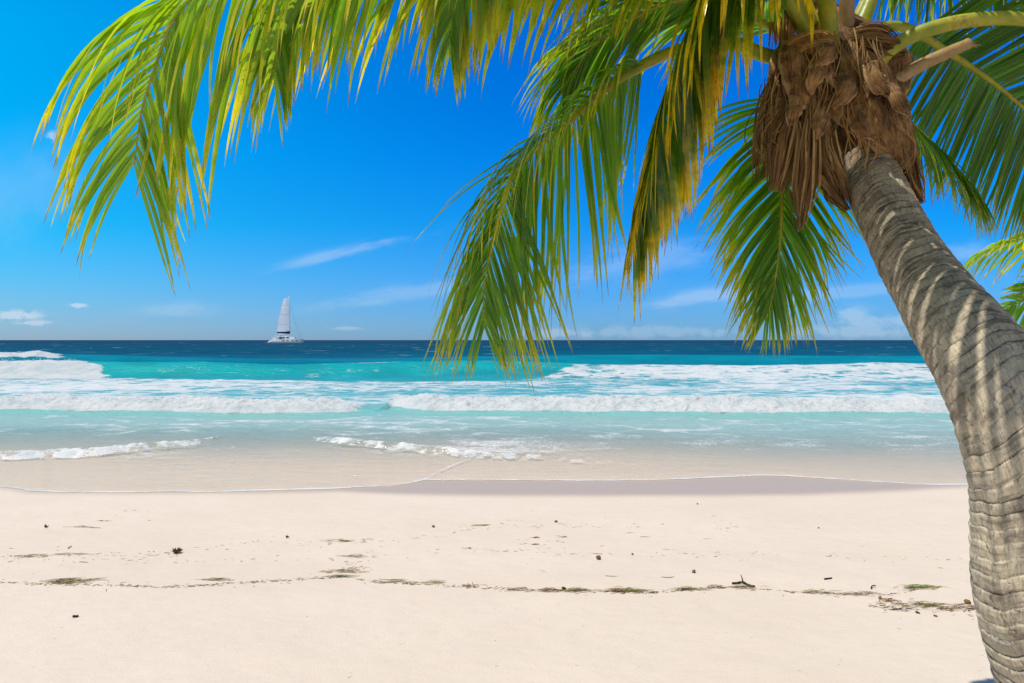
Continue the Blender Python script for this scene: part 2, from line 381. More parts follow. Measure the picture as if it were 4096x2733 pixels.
    Z += A2*np.where(s2 < 0, np.exp(-(s2/2.6)**2), np.exp(-(s2/6)**2))+white2*np.exp(-(s2/1.6)**2)*(.22*fbm(X*1.2, Y*1.4, 123, 4, .6))
    fz2 = white2*sst(s2+.7*fbm(X*.6, X*0, 127, 3), -2.2, -1.3)*(1-sst(s2, .3, 1)); foam = np.maximum(foam, fz2*(1.0+.2*fbm(X*.8, Y*.9, 125, 3))); rough = np.maximum(rough, fz2)
    # --- open sea: chop, scattered white caps, wake of the boat
    far = sst(Y, 60, 75)
    Z += far*(.16*fbm(X*.12, Y*.22, 131, 4)+.06*fbm(X*.5, Y*.9, 133, 3))*np.clip(1-Y/2500, .2, 1)
    caps = far*(1-sst(Y, 400, 900))
    foam = np.maximum(foam, caps*.31)
    wk = np.exp(-((Y-449)/3.5)**2)*sst(px, 940, 1000)*(1-sst(px, 1085, 1100)); foam = np.maximum(foam, wk*.8)
    Z = np.maximum(Z, np.where(d < 4, b+.004, b+.02))
    # --- colour of the water body
    ys = np.array([9, 13, 17, 19, 22, 27, 33, 37, 42, 52, 60, 75, 95, 130, 220, 500, 3000, 12000.])
    cs = np.array([(.50, .50, .40), (.33, .43, .38), (.26, .42, .38), (.20, .42, .39), (.12, .38, .39), (.08, .34, .37), (.04, .30, .34), (.012, .26, .29), (.006, .20, .25), (.003, .155, .21),
                   (.003, .125, .185), (.002, .085, .135), (.002, .073, .125), (.003, .062, .115), (.004, .055, .098), (.006, .046, .090), (.010, .034, .08), (.012, .036, .08)])
    yc = Y*(1+.10*fbm(X*.05, Y*.09, 141, 3)*sst(Y, 45, 80)+.05*fbm(X*.3, Y*.5, 143, 3))
    yc = yc*np.where(Y > 50, np.interp(px, [-2000, 0, 1200, 2200, 3000, 6000], [1.12, 1.1, 1.18, .86, .84, .84]), 1)
    col = np.stack([np.interp(yc, ys, cs[:, k]) for k in range(3)], -1)
    gl = (np.exp(-((s1+.9)/1.0)**2)*(1-ramp_r*.6))[..., None]                 # clear green water in the breaker's face, glow of passing light painted in
    col = col*(1-gl*.75)+np.array([.010, .33, .31])*gl*.75
    gl2 = np.exp(-((s2+1.2)/1.8)**2)[..., None]*np.interp(px, [0, 600, 1200, 2200, 4000], [1, .9, .5, .8, .8])[..., None]
    col = col*(1-gl2*.55)+np.array([.003, .22, .25])*gl2*.55
    gb = (np.exp(-((s-.1)/.30)**2)*(1-f*.5))[..., None]; col = col*(1-gb*.6)+np.array([.12, .46, .36])*gb*.6
    sh = np.exp(-((s+.35)/.35)**2)[..., None]; col = col*(1-sh*.5)+np.array([.20, .46, .38])*sh*.5
    col = col*(1+.22*fbm(X*.45, Y*1.1, 161, 4)*sst(Y, 30, 36)*(1-sst(Y, 70, 100)))[..., None]
    murk = np.clip(sst(Y+.5*fbm(X*.3, Y*.4, 151, 3)+1.1*sst(px, 2100, 3200), 9.8, 17.5)**1.0*.97+sst(d, 0, .6)*.05, 0, 1)
    murk = np.maximum(murk, sst(Y, 17.5, 19))
    me = mesh_quads('sea', np.stack([X, Y, Z], -1).reshape(-1, 3), grid_quads(*X.shape))
    add_attr(me, 'foam', np.clip(foam, 0, 1.2).ravel()); add_attr(me, 'murk', murk.ravel()); add_attr(me, 'churn', rough.ravel())
    add_attr(me, 'water_colour', col.reshape(-1, 3), 'FLOAT_COLOR')
    m, nt, out = material('sea_water')
    oc = nt.obj(); fo = nt.attr('foam'); mk = nt.attr('murk'); wc = nt.attr('water_colour', 'Color'); ch = nt.attr('churn')
    sp = nt.n('ShaderNodeSeparateXYZ'); nt.link(oc, sp.inputs[0]); yd = sp.outputs[1]
    farf = nt.smooth(yd, 32, 110)
    # foam lace: warped cells plus fractal breakup
    n1 = nt.noise(nt.scale(oc, (.5, 1.15, 1.0)), 2.1, 7, .70, .6)
    n2 = nt.noise(nt.scale(oc, (.8, 1.2, 1.2), (3.1, 7.7, 0)), 5.5, 5, .65, .4)
    vo = nt.n('ShaderNodeTexVoronoi', feature='DISTANCE_TO_EDGE'); vo.inputs['Scale'].default_value = 1.05
    wv = nt.n('ShaderNodeVectorMath', operation='ADD'); nt.link(nt.scale(oc, (.6, 1.1, 1)), wv.inputs[0])
    nzc = nt.n('ShaderNodeTexNoise'); nzc.inputs['Scale'].default_value = 1.1; nzc.inputs['Detail'].default_value = 4; nt.link(oc, nzc.inputs['Vector'])
    nt.link(nzc.outputs[1], wv.inputs[1]); nt.link(wv.outputs[0], vo.inputs['Vector'])
    lace = nt.m('SUBTRACT', 1.0, nt.m('MULTIPLY', vo.outputs[0], 3.2), clamp=True)
    pat = nt.m('ADD', nt.m('MULTIPLY', n1, .62), nt.m('ADD', nt.m('MULTIPLY', n2, .26), nt.m('MULTIPLY', lace, .16)))
    nf = nt.noise(nt.scale(oc, (.10, .16, 1)), 1.0, 5, .62, .3)
    nn_ = nt.noise(nt.scale(oc, (.9, 1.2, 1.2), (1.1, 2.7, 0)), 17, 4, .68, .3)
    nearf = nt.smooth(yd, 15.5, 13.0)
    pat = nt.mix(nt.m('MULTIPLY', nearf, .5), pat, nn_)
    pat = nt.mix(farf, pat, nf)
    th = nt.m('SUBTRACT', .86, nt.m('MULTIPLY', fo, .66))
    ff = nt.smooth(nt.m('SUBTRACT', pat, th), -.05, .13)
    # surface ripples
    r1 = nt.noise(nt.scale(oc, (.7, 1.7, 1)), 2.2, 4, .6, .3); r2 = nt.noise(nt.scale(oc, (.6, 1.4, 1)), 9, 3, .6)
    r3 = nt.noise(nt.scale(oc, (.12, .10, 1)), 1.0, 5, .65, .3); r4 = nt.noise(nt.scale(oc, (.024, .014, 1)), 1.0, 5, .65, .3)
    hw = nt.m('ADD', nt.m('MULTIPLY', r1, .13), nt.m('MULTIPLY', r2, .03))
    hw = nt.m('ADD', hw, nt.m('MULTIPLY', nt.m('MULTIPLY', r3, farf), 1.1)); hw = nt.m('ADD', hw, nt.m('MULTIPLY', nt.m('MULTIPLY', r4, nt.smooth(yd, 90, 400)), 7.0))
    bw = nt.bump(hw, 1.0, .9)
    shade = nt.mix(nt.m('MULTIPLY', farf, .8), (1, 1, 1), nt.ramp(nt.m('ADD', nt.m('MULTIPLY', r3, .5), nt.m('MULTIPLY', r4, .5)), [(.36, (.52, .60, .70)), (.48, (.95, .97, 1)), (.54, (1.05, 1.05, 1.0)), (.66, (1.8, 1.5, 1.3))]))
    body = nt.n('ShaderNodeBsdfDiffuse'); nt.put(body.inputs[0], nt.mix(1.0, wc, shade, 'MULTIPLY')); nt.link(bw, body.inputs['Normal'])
    tr = nt.n('ShaderNodeBsdfTransparent'); tr.inputs[0].default_value = (.95, .98, .97, 1)
    col_in = mixsh(nt, mk, tr.outputs[0], body.outputs[0])
    gl = nt.n('ShaderNodeBsdfGlossy'); gl.inputs['Roughness'].default_value = .10; nt.link(bw, gl.inputs['Normal'])
    fr = nt.n('ShaderNodeFresnel'); fr.inputs[0].default_value = 1.33; nt.link(bw, fr.inputs['Normal'])
    frl = nt.m('MINIMUM', nt.m('MULTIPLY', fr.outputs[0], .60), nt.mix(farf, (.30, .30, .30), (.06, .06, .06)))
    surf = mixsh(nt, frl, col_in, gl.outputs[0])
    # foam body
    f1 = nt.noise(oc, 3.4, 6, .68); f2 = nt.noise(oc, 14, 4, .7)
    hf = nt.m('ADD', nt.m('MULTIPLY', f1, .16), nt.m('MULTIPLY', f2, .045))
    bf = nt.bump(nt.m('MULTIPLY', hf, nt.m('MULTIPLY_ADD', ch, .5, .2)), 1.0, 1.0)
    fd = nt.n('ShaderNodeBsdfDiffuse'); nt.put(fd.inputs[0], nt.mix(nt.smooth(nt.m('ADD', nt.m('MULTIPLY', nt.noise(nt.scale(oc, (.6, 1, 1)), 1.7, 5, .65, .4), .6), nt.m('MULTIPLY', f1, .4)), .40, .56), (.66, .76, .78), (.90, .91, .90))); nt.link(bf, fd.inputs['Normal'])
    ft = nt.n('ShaderNodeBsdfTranslucent'); ft.inputs[0].default_value = (.86, .89, .89, 1)
    fsh = mixsh(nt, .42, fd.outputs[0], ft.outputs[0])
    nt.link(mixsh(nt, nt.m('MULTIPLY', ff, .95), surf, fsh), out)
    return tag(new_obj('sea', me, m), kind='structure')
build_sea()

# flecks of spray thrown up by the breakers
def spray():
    rg = np.random.default_rng(5); V = []; Q = []
    base = np.array([(1, 0, 0), (-.5, .87, 0), (-.5, -.87, 0), (0, 0, 1.2), (0, 0, -.8)])
    tri = [(0, 1, 3), (1, 2, 3), (2, 0, 3), (1, 0, 4), (2, 1, 4), (0, 2, 4)]
    def drop(p, r):
        n = len(V); a = rg.uniform(0, 6.28); ca, sa = math.cos(a), math.sin(a)
        for b in base*r: V.append((p[0]+b[0]*ca-b[1]*sa, p[1]+b[0]*sa+b[1]*ca, p[2]+b[2]))
        Q.extend((i+n, j+n, k+n) for i, j, k in tri)
    for _ in range(500):
        px = rg.uniform(-300, 330); D = 38+rg.normal(0, .6); z = H-(1446-CY)/F*D+abs(rg.normal(0, .10))-.08+.05*math.sin(px*.05); drop(((px-2048)/F*D, D, z), rg.uniform(.010, .026))
    for _ in range(160):
        px = rg.uniform(-300, 150); D = 58.5+rg.normal(0, .6); z = .84+abs(rg.normal(0, .10)); drop(((px-2048)/F*D, D, z), rg.uniform(.015, .05))
    for _ in range(1500):
        px = rg.uniform(-400, 4400)
        if 1420 < px < 1590: continue
        D = H*F/295+.25+abs(rg.normal(0, .5)); drop(((px-2048)/F*D, D, .30+abs(rg.normal(0, .05))), rg.uniform(.004, .014))
    me = mesh_quads('sea_spray', V, Q, False)
    m = simple('spray', (.84, .88, .88), .5, .3)
    tag(new_obj('sea_spray', me, m), kind='stuff')
spray()

# ------------------------------------------------------------------ palm: materials
def leaf_material(name, deep, bright, yellow, dry, trans_gain=1.0, rough=.30, yel_from=.45, yel_amt=.8):
    m, nt, out = material(name)
    t = nt.attr('along'); r = nt.attr('shade'); uu = nt.attr('across'); ag = nt.attr('age')
    oc = nt.obj(); nz = nt.noise(oc, 16, 5, .65); nf = nt.noise(oc, 70, 3, .6)
    c = nt.mix(r, deep, bright)
    c = nt.mix(nt.m('MULTIPLY', nt.smooth(nf, .5, .8), .25), c, tuple(x*.6 for x in deep))
    yl = nt.m('MULTIPLY', nt.smooth(nt.m('ADD', t, nt.m('ADD', nt.m('MULTIPLY', nt.m('SUBTRACT', nz, .5), .9), nt.m('MULTIPLY', ag, .55))), yel_from, 1.05), yel_amt)
    c = nt.mix(yl, c, yellow)
    spot = nt.smooth(nt.m('ADD', nf, nt.m('MULTIPLY', yl, .14)), .70, .78)
    c = nt.mix(nt.m('MULTIPLY', spot, .6), c, dry)
    tip = nt.smooth(nt.m('ADD', t, nt.m('MULTIPLY', nt.m('ADD', r, ag), .05)), .93, 1.0)
    c = nt.mix(nt.m('MULTIPLY', tip, .85), c, dry)
    rib = nt.smooth(nt.m('ABSOLUTE', uu), .14, .02)
    c = nt.mix(nt.m('MULTIPLY', rib, .55), c, tuple(min(1, x*1.5+.03) for x in bright))
    d = princ(nt, c, nt.m('MULTIPLY_ADD', nf, .22, rough-.12), .65)
    tr = nt.n('ShaderNodeBsdfTranslucent')
    tc = nt.mix(1.0, c, (2.3*trans_gain, 2.15*trans_gain, .9*trans_gain), 'MULTIPLY')
    nt.put(tr.inputs[0], nt.mix(nt.m('MULTIPLY', rib, .4), tc, c))
    nt.link(mixsh(nt, .50, d, tr.outputs[0]), out)
    return m
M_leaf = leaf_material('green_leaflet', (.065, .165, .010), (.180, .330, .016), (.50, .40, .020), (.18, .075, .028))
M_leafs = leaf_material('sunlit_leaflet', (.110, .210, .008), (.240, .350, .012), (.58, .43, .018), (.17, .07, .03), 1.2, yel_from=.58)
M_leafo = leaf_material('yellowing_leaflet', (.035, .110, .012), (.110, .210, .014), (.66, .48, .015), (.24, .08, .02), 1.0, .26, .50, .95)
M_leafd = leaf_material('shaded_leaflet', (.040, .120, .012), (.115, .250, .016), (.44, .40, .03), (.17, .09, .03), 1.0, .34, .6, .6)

def stalk_material(name, a, b, stain):
    m, nt, out = material(name)
    oc = nt.obj(); n1 = nt.noise(oc, 7, 5, .65); n2 = nt.noise(oc, 40, 4, .7)
    c = nt.mix(nt.smooth(n1, .3, .7), a, b)
    c = nt.mix(nt.m('MULTIPLY', nt.smooth(nt.m('ADD', nt.m('MULTIPLY', n1, .6), nt.m('MULTIPLY', n2, .4)), .52, .62), .75), c, stain)
    nt.link(princ(nt, c, .42, .4, nt.bump(n2, .004, .4)), out); return m
M_stalk = stalk_material('green_stalk', (.20, .24, .016), (.42, .38, .035), (.20, .13, .03))
M_stalkb = stalk_material('brown_stalk', (.26, .15, .055), (.40, .27, .12), (.12, .065, .025))

def fibre_material(name, a, b, c3):
    m, nt, out = material(name)
    oc = nt.obj(); sp = nt.attr('strand'); n1 = nt.noise(oc, 11, 5, .65)
    c = nt.mix(sp, a, b); c = nt.mix(nt.m('MULTIPLY', nt.smooth(n1, .42, .7), .7), c, c3)
    d = princ(nt, c, .8, .15)
    tr = nt.n('ShaderNodeBsdfTranslucent'); nt.put(tr.inputs[0], c)
    nt.link(mixsh(nt, .3, d, tr.outputs[0]), out); return m
M_fibre = fibre_material('brown_fibre', (.035, .017, .007), (.55, .33, .14), (.21, .11, .042))
M_fibre2 = fibre_material('golden_fibre', (.30, .15, .04), (.55, .33, .12), (.40, .22, .08))
def boot_material():
    m, nt, out = material('dead_leaf_base')
    oc = nt.obj(); ed = nt.attr('edge'); n1 = nt.noise(oc, 9, 6, .7); n2 = nt.noise(nt.scale(nt.attr('strip_at', 'Vector'), (190, 9, 1)), 1, 5, .72)
    c = nt.mix(nt.smooth(n1, .32, .68), (.08, .038, .014), (.38, .205, .08))
    c = nt.mix(nt.m('MULTIPLY', nt.smooth(n2, .46, .64), .8), c, (.025, .012, .006))
    c = nt.mix(nt.m('MULTIPLY', nt.smooth(nt.m('ADD', ed, nt.m('MULTIPLY', nt.m('SUBTRACT', n1, .5), .8)), .78, .98), .8), c, (.44, .30, .16))
    nt.link(princ(nt, c, .7, .2, nt.bump(nt.m('ADD', n2, n1), .01, .7)), out); return m
M_boot = boot_material()

# ------------------------------------------------------------------ palm: frond
def frond(parent, pts, SL, SR, L, n, t0, a0, a1, droop, wid, mat, seed, rr=.02, age=0.0, prof=(.55, 1.0, .92, .42), stalk=M_stalk, lab=None, jit=1.0, off=None, vdown=0.0):
    """one coconut frond: a tapering midrib and two ranks of folded, drooping leaflets"""
    rg = np.random.default_rng(seed)
    P, length = spline(np.array([at(*p) for p in pts]), 220)
    T = nrm(np.gradient(P, axis=0)); tt = np.linspace(0, 1, len(P))
    SL = np.array(SL, float); SR = np.array(SR, float)
    if SL.ndim == 1: SL = np.array([SL, SL])
    if SR.ndim == 1: SR = np.array([SR, SR])
    Vs = []; Qs = []; AL = []; SH = []; AC = []; AG = []; nv = 0
    seg = 12; q = np.linspace(0, 1, seg+1)
    wp = np.interp(q, [0, .04, .14, .45, .75, .92, 1], [.45, .75, 1, .95, .62, .24, .03])
    for side, S in ((-1, SL), (1, SR)):
        for k in range(n):
            x = (k+.5+rg.uniform(-.3, .3)*jit)/n
            if rg.random() < .025*jit: continue
            t = t0+(1-t0)*x
            f = t*(len(P)-1); i = min(int(f), len(P)-2); p = P[i]+(P[i+1]-P[i])*(f-i); Tt = T[i]
            s = nrm(np.array([np.interp(x, np.linspace(0, 1, len(S)), S[:, c]) for c in range(3)])); s = nrm(s-Tt*np.dot(s, Tt))
            al = math.radians(a0+(a1-a0)*x+rg.normal(0, 3.5)*jit)
            nn = nrm(np.cross(Tt, s))
            d = nrm(math.cos(al)*Tt+math.sin(al)*s+nn*rg.normal(0, .06)*jit+np.array([0, 0, -vdown]))
            ln = L*np.interp(x, [0, .28, .68, 1], prof)*(1+rg.normal(0, .06)*jit)
            if rg.random() < .05*jit: ln *= rg.uniform(.55, .85)
            w0 = nrm(Tt-d*np.dot(Tt, d)); tw = rg.normal(0, .22)*jit
            h = ln/seg; pt = p.copy(); dk = d.copy(); pos = [pt.copy()]; dirs = [d.copy()]
            dv = droop if not isinstance(droop, tuple) else droop[0 if side < 0 else 1]
            dr = (np.interp(x, np.linspace(0, 1, len(dv)), dv) if isinstance(dv, list) else dv)*(1+rg.normal(0, .16)*jit); kink = rg.random() < .07*jit; kat = rg.uniform(.35, .8)
            lat = nrm(np.cross(d, w0))*rg.normal(0, .05)*jit
            for j in range(seg):
                g = dr*(q[j]+.15)*1.7/seg
                if kink and q[j] > kat: g += .30; kink = False
                dk = nrm(dk+np.array([0, 0, -1.0])*g+lat*q[j]); pt = pt+dk*h; pos.append(pt.copy()); dirs.append(dk.copy())
            pos = np.array(pos); dirs = np.array(dirs)
            wv = nrm(w0[None]-dirs*np.sum(dirs*w0, 1, keepdims=True)); bn = np.cross(dirs, wv)
            ang = tw*(.4+q)[:, None]; wv2 = wv*np.cos(ang)+bn*np.sin(ang); bn2 = np.cross(dirs, wv2)
            hw = (.5*wid*np.interp(x, [0, .5, 1], [1.0, 1.0, .62])*wp*(.75+.25*min(1, ln/(L*.8)))*(1+rg.normal(0, .10)*jit))[:, None]
            fold = .42
            a_ = pos-wv2*hw-bn2*hw*fold*np.sign(side); b_ = pos; c_ = pos+wv2*hw-bn2*hw*fold*np.sign(side)
            V = np.stack([a_, b_, c_], 1).reshape(-1, 3)
            ii = np.arange(seg)*3+nv
            Qs.append(np.stack([ii, ii+1, ii+4, ii+3], 1)); Qs.append(np.stack([ii+1, ii+2, ii+5, ii+4], 1))
            Vs.append(V); nv += len(V)
            AL.append(np.repeat(q, 3)); sh = np.clip(rg.normal(.5, .28), 0, 1); SH.append(np.full(len(V), sh)); AC.append(np.tile([-1., 0, 1], seg+1)); AG.append(np.full(len(V), age+rg.normal(0, .14)*jit))
    me = mesh_quads('frond', np.concatenate(Vs), np.concatenate(Qs))
    for nm, arr in (('along', AL), ('shade', SH), ('across', AC), ('age', AG)): add_attr(me, nm, np.concatenate(arr))
    o = new_obj('frond', me, mat, None)
    rad = np.interp(tt, [0, .05, t0+.02, .6, 1], [rr*1.35, rr*1.08, rr*.8, rr*.42, rr*.07])
    Vt, Qt = tube_arrays(P, rad, 10)
    mr = mesh_quads('midrib', Vt, Qt); om = new_obj('midrib', mr, stalk, o)
    if parent is not None: adopt(o, parent)
    if lab: o['label'] = lab
    return o

# ------------------------------------------------------------------ palm: trunk and crown
def trunk_mesh(name, ctrl, na, nc, seed, sp0=.050, sp1=.036):
    """ringed trunk; ctrl rows are x, y, z, radius from the crown down to the base"""
    P, length = spline(np.array(ctrl), na); R = P[:, 3]; P = P[:, :3]
    T, N, B = frames(P)
    s = np.linspace(0, length, na)[:, None]; th = np.linspace(0, 2*np.pi, nc, endpoint=False)[None, :]
    c, sn = np.cos(th), np.sin(th)
    sp = np.interp(s, [0, length*.35, length*.6, length], [sp0, sp0*.95, sp1, sp1*.9])
    ph = np.cumsum((length/na)/sp, 0)
    wob = .30*fbm(c*1.3+5+s*1.2, sn*1.3+s*.6, seed, 3)+.16*fbm(c*4+s*3, sn*4+9, seed+3, 3)
    ph = ph+wob+.25*np.cos(th-1.0)
    tilt = (c*N[:, None, 0]+sn*B[:, None, 0])
    ph = ph+tilt*(.5+1.7*sst(s, length*.38, length*.62))
    k = np.floor(ph); fr = ph-k
    rnd = hash2(k.astype(int), np.zeros_like(k, int), seed+7)
    gdep = np.clip(.05+1.1*hash2(k.astype(int), np.ones_like(k, int), seed+8)+.5*fbm(c*3, sn*3+k*2.3, seed+9, 2), .1, 1.3)
    ledge = np.where(fr < .14, 1-sst(fr, 0, .14)*1.0, 0)                       # groove under each leaf scar
    groove = (np.exp(-(fr/(.10+.12*(1-sst(s, length*.3, length*.5))*rnd))**2)+np.exp(-((1-fr)/.05)**2))*gdep
    ncell = 20+np.floor(rnd*12)
    u = th/(2*np.pi)*ncell+rnd*3+.45*fbm(c*2.5+k*1.7, sn*2.5+fr*1.5, seed+11, 3)
    ci = np.floor(u); cu = u-ci
    cr_on = hash2(ci.astype(int), k.astype(int), seed+13)
    cw = .03+.06*hash2(ci.astype(int), k.astype(int), seed+15)
    crack = np.exp(-((cu-.5+.3*(fr-.5)*(cr_on-.3))/(cw*.55))**2)*(cr_on > .55)*np.clip(1.4-1.1*np.abs(fr-.25)*(1+cr_on), 0, 1)
    fine = fbm(th*R[:, None]/.0045*.16+k*3.1, s/.03, seed+17, 3)
    lump = fbm(c*1.1+s*.9, sn*1.1+s*1.7, seed+19, 3)
    bl = .0042*(1-fr)+.0012*np.cos((fr-.45)*2.6)
    low = sst(s, length*.40, length*.7)
    disp = bl-groove*.0050-crack*.0032+.011*lump+.0016*fine+.003*fbm(c*6+k, sn*6+s*20, seed+21, 3)
    V = P[:, None]+(R[:, None]+disp)[..., None]*(c[..., None]*N[:, None]+sn[..., None]*B[:, None])
    me = mesh_quads(name, V.reshape(-1, 3), grid_quads(na, nc, True))
    add_attr(me, 'groove', np.clip(groove, 0, 1).ravel()); add_attr(me, 'crack', np.clip(crack, 0, 1).ravel())
    add_attr(me, 'tone', (hash2(ci.astype(int), k.astype(int), seed+23)*.55+rnd*.45).ravel()); add_attr(me, 'down', (s/length+0*th).ravel())
    uv = np.stack([th*R[:, None].mean()+0*s, ph*.045, k*.7], -1); add_attr(me, 'bark_at', uv.reshape(-1, 3), 'FLOAT_VECTOR')
    return me
def bark_material():
    m, nt, out = material('palm_bark')
    g = nt.attr('groove'); cr = nt.attr('crack'); to = nt.attr('tone'); dn = nt.attr('down'); uv = nt.attr('bark_at', 'Vector'); oc = nt.obj()
    n1 = nt.noise(oc, 5, 5, .65); n2 = nt.noise(nt.scale(uv, (170, 30, 1)), 1, 5, .7); n3 = nt.noise(oc, 60, 4, .7); n4 = nt.noise(oc, 14, 5, .65)
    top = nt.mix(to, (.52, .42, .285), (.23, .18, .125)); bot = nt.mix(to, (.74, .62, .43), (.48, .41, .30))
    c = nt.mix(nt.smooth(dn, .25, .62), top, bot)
    c = nt.mix(nt.m('MULTIPLY', nt.smooth(n4, .45, .68), .55), c, (.24, .215, .19))
    c = nt.mix(nt.m('MULTIPLY', nt.smooth(n1, .50, .66), .72), c, (.12, .092, .066))
    c = nt.mix(nt.m('MULTIPLY', nt.smooth(n2, .46, .66), .60), c, (.15, .12, .088))
    n5 = nt.noise(nt.scale(uv, (7, 48, 0)), 1, 4, .62, .3)
    c = nt.mix(nt.m('MULTIPLY', nt.smooth(n5, .52, .64), nt.m('SUBTRACT', .80, nt.m('MULTIPLY', nt.smooth(dn, .3, .6), .40))), c, (.085, .066, .050))
    c = nt.mix(nt.m('MULTIPLY', nt.smooth(n5, .44, .34), .45), c, (.60, .50, .36))
    c = nt.mix(nt.m('MULTIPLY', nt.smooth(n3, .60, .74), .5), c, (.58, .53, .43))
    lich = nt.m('MULTIPLY', nt.smooth(nt.m('ADD', n4, nt.m('MULTIPLY', nt.smooth(dn, .6, .95), .14)), .60, .70), nt.smooth(dn, .45, .8))
    c = nt.mix(nt.m('MULTIPLY', lich, .6), c, (.62, .62, .55))
    c = nt.mix(nt.m('MULTIPLY', nt.m('SUBTRACT', 1.0, nt.smooth(dn, .0, .05)), .7), c, (.24, .10, .05))
    dark = nt.m('MAXIMUM', nt.m('MULTIPLY', nt.smooth(nt.m('MULTIPLY', g, nt.m('ADD', nt.m('MULTIPLY', n4, 1.2), nt.m('MULTIPLY', n3, .6))), .22, .85), .92), nt.m('MULTIPLY', nt.smooth(cr, .3, .85), .72))
    c = nt.mix(dark, c, (.055, .043, .036))
    h = nt.m('ADD', nt.m('MULTIPLY', n2, .5), nt.m('ADD', nt.m('MULTIPLY', n3, .45), nt.m('MULTIPLY', n4, .6)))
    nt.link(princ(nt, c, .85, .15, nt.bump(h, .008, .75)), out); return m
M_bark = bark_material()

def strip(path, hw, curl, mat, name, parent, n=26, m=9, out_dir=(0, -1, 0), seed=0, rag=.0):
    """a leaf base or bract: a curved, tapering strip; path rows are pixel, pixel, depth"""
    rg = np.random.default_rng(seed)
    P, L = spline(np.array([at(*p) for p in path]), n); T = nrm(np.gradient(P, axis=0)); o_ = np.array(out_dir, float)
    W_ = nrm(np.cross(T, o_)); N_ = np.cross(W_, T); q = np.linspace(0, 1, n); uu = np.linspace(-1, 1, m)
    wv = np.interp(q, np.linspace(0, 1, len(hw)), hw)/F*np.array([p[2] for p in path]).mean()
    edge_n = fbm(np.linspace(0, 9, n)[:, None]+seed, uu[None]*1.3, seed, 3)
    off = uu[None]*wv[:, None]*(1+rag*edge_n)
    bulge = (1-uu[None]**2)*wv[:, None]*curl+.012*fbm(q[:, None]*6+seed, uu[None]*2.2, seed+4, 3)
    V = P[:, None]+off[..., None]*W_[:, None]+bulge[..., None]*(-np.sign(np.sum(N_*np.array([0, 1., 0]), 1)))[:, None, None]*N_[:, None]
    me = mesh_quads(name, V.reshape(-1, 3), grid_quads(n, m)); add_attr(me, 'edge', np.repeat(np.abs(uu)[None], n, 0).ravel())
    add_attr(me, 'strip_at', np.stack([off, np.repeat(q[:, None]*L, m, 1), 0*off+seed], -1).reshape(-1, 3), 'FLOAT_VECTOR')
    o = new_obj(name, me, mat); s = o.modifiers.new('thickness', 'SOLIDIFY'); s.thickness = .008; s.offset = 0
    adopt(o, parent); return o
def rag(path, hw, parent, name='fibre_sheath', strands=150, seed=0, wig=1.0, mat=None, wrap=.35, ragged=.35, thick=1.0):
    """torn fibre cloth hanging from the crown: many overlapping flat strands"""
    rg = np.random.default_rng(seed); n = 16
    P, L = spline(np.array([at(*p) for p in path]), n); T = nrm(np.gradient(P, axis=0))
    W_ = nrm(np.cross(T, np.array([0, -1., 0]))); q = np.linspace(0, 1, n)
    dm = np.array([p[2] for p in path]).mean(); wv = np.interp(q, np.linspace(0, 1, len(hw)), hw)/F*dm
    Vs = []; Qs = []; St = []; nv = 0
    for j in range(strands):
        u = rg.uniform(-1, 1); e = 1-ragged*rg.random()**2*(1+.8*abs(u)); a0 = rg.uniform(0, .12) if rg.random() < .7 else rg.uniform(.1, .6)
        qq = np.linspace(a0, min(e, 1.04), n); C_ = np.stack([np.interp(qq, q, P[:, c]) for c in range(3)], 1)
        w_ = np.interp(qq, q, wv); Wi = np.stack([np.interp(qq, q, W_[:, c]) for c in range(3)], 1)
        ux = u+.10*wig*np.sin(qq*rg.uniform(3, 9)+rg.uniform(0, 6))+rg.normal(0, .12)*wig*(qq-a0)
        Y_ = np.zeros((n, 3)); Y_[:, 1] = wrap*w_*ux**2+rg.normal(0, .010)+.014*np.sin(ux*5+qq*4+seed)
        pos = C_+(ux*w_)[:, None]*Wi+Y_
        ribw = (rg.uniform(.5, 1.6)*2.2*w_/math.sqrt(strands)*.33*np.interp(np.linspace(0, 1, n), [0, .7, 1], [1, .9, .15])*thick+.0008)[:, None]
        tw = rg.normal(0, .5); Wt = Wi*math.cos(tw)+np.array([0, 1., 0])*math.sin(tw)
        Vs.append(np.stack([pos-Wt*ribw, pos+Wt*ribw], 1).reshape(-1, 3)); ii = np.arange(n-1)*2+nv
        Qs.append(np.stack([ii, ii+1, ii+3, ii+2], 1)); St.append(np.full(n*2, np.clip(rg.normal(.45, .28), 0, 1))); nv += n*2
    me = mesh_quads(name, np.concatenate(Vs), np.concatenate(Qs)); add_attr(me, 'strand', np.concatenate(St))
    o = new_obj(name, me, mat or M_fibre); adopt(o, parent); return o

tp = [(3405, 520, 3.05, .111), (3443, 620, 3.02, .112), (3530, 810, 2.83, .112), (3628, 1010, 2.60, .113), (3727, 1170, 2.42, .118), (3792, 1260, 2.27, .122), (3884, 1385, 2.11, .127), (3966, 1510, 2.0, .131),
      (4036, 1655, 1.92, .136), (4106, 1838, 1.87, .142), (4146, 2011, 1.85, .146), (4160, 2280, 1.84, .149), (4190, 2480, 1.84, .152), (4270, 2733, 1.84, .157), (4360, 3050, 1.85, .165), (4440, 3500, 1.86, .185), (4490, 4150, 1.87, .23)]
ctrl = [(*at(a, b, d), r) for a, b, d, r in tp]
base = Vector(ctrl[-1][:3]); base.z = float(bed(base.y))
palm = empty('palm_tree', base, 'leaning coconut palm with ringed grey trunk and arching fronds over the beach', 'palm tree')
o = new_obj('trunk', trunk_mesh('trunk', ctrl, 1500, 300, 11), M_bark); adopt(o, palm)

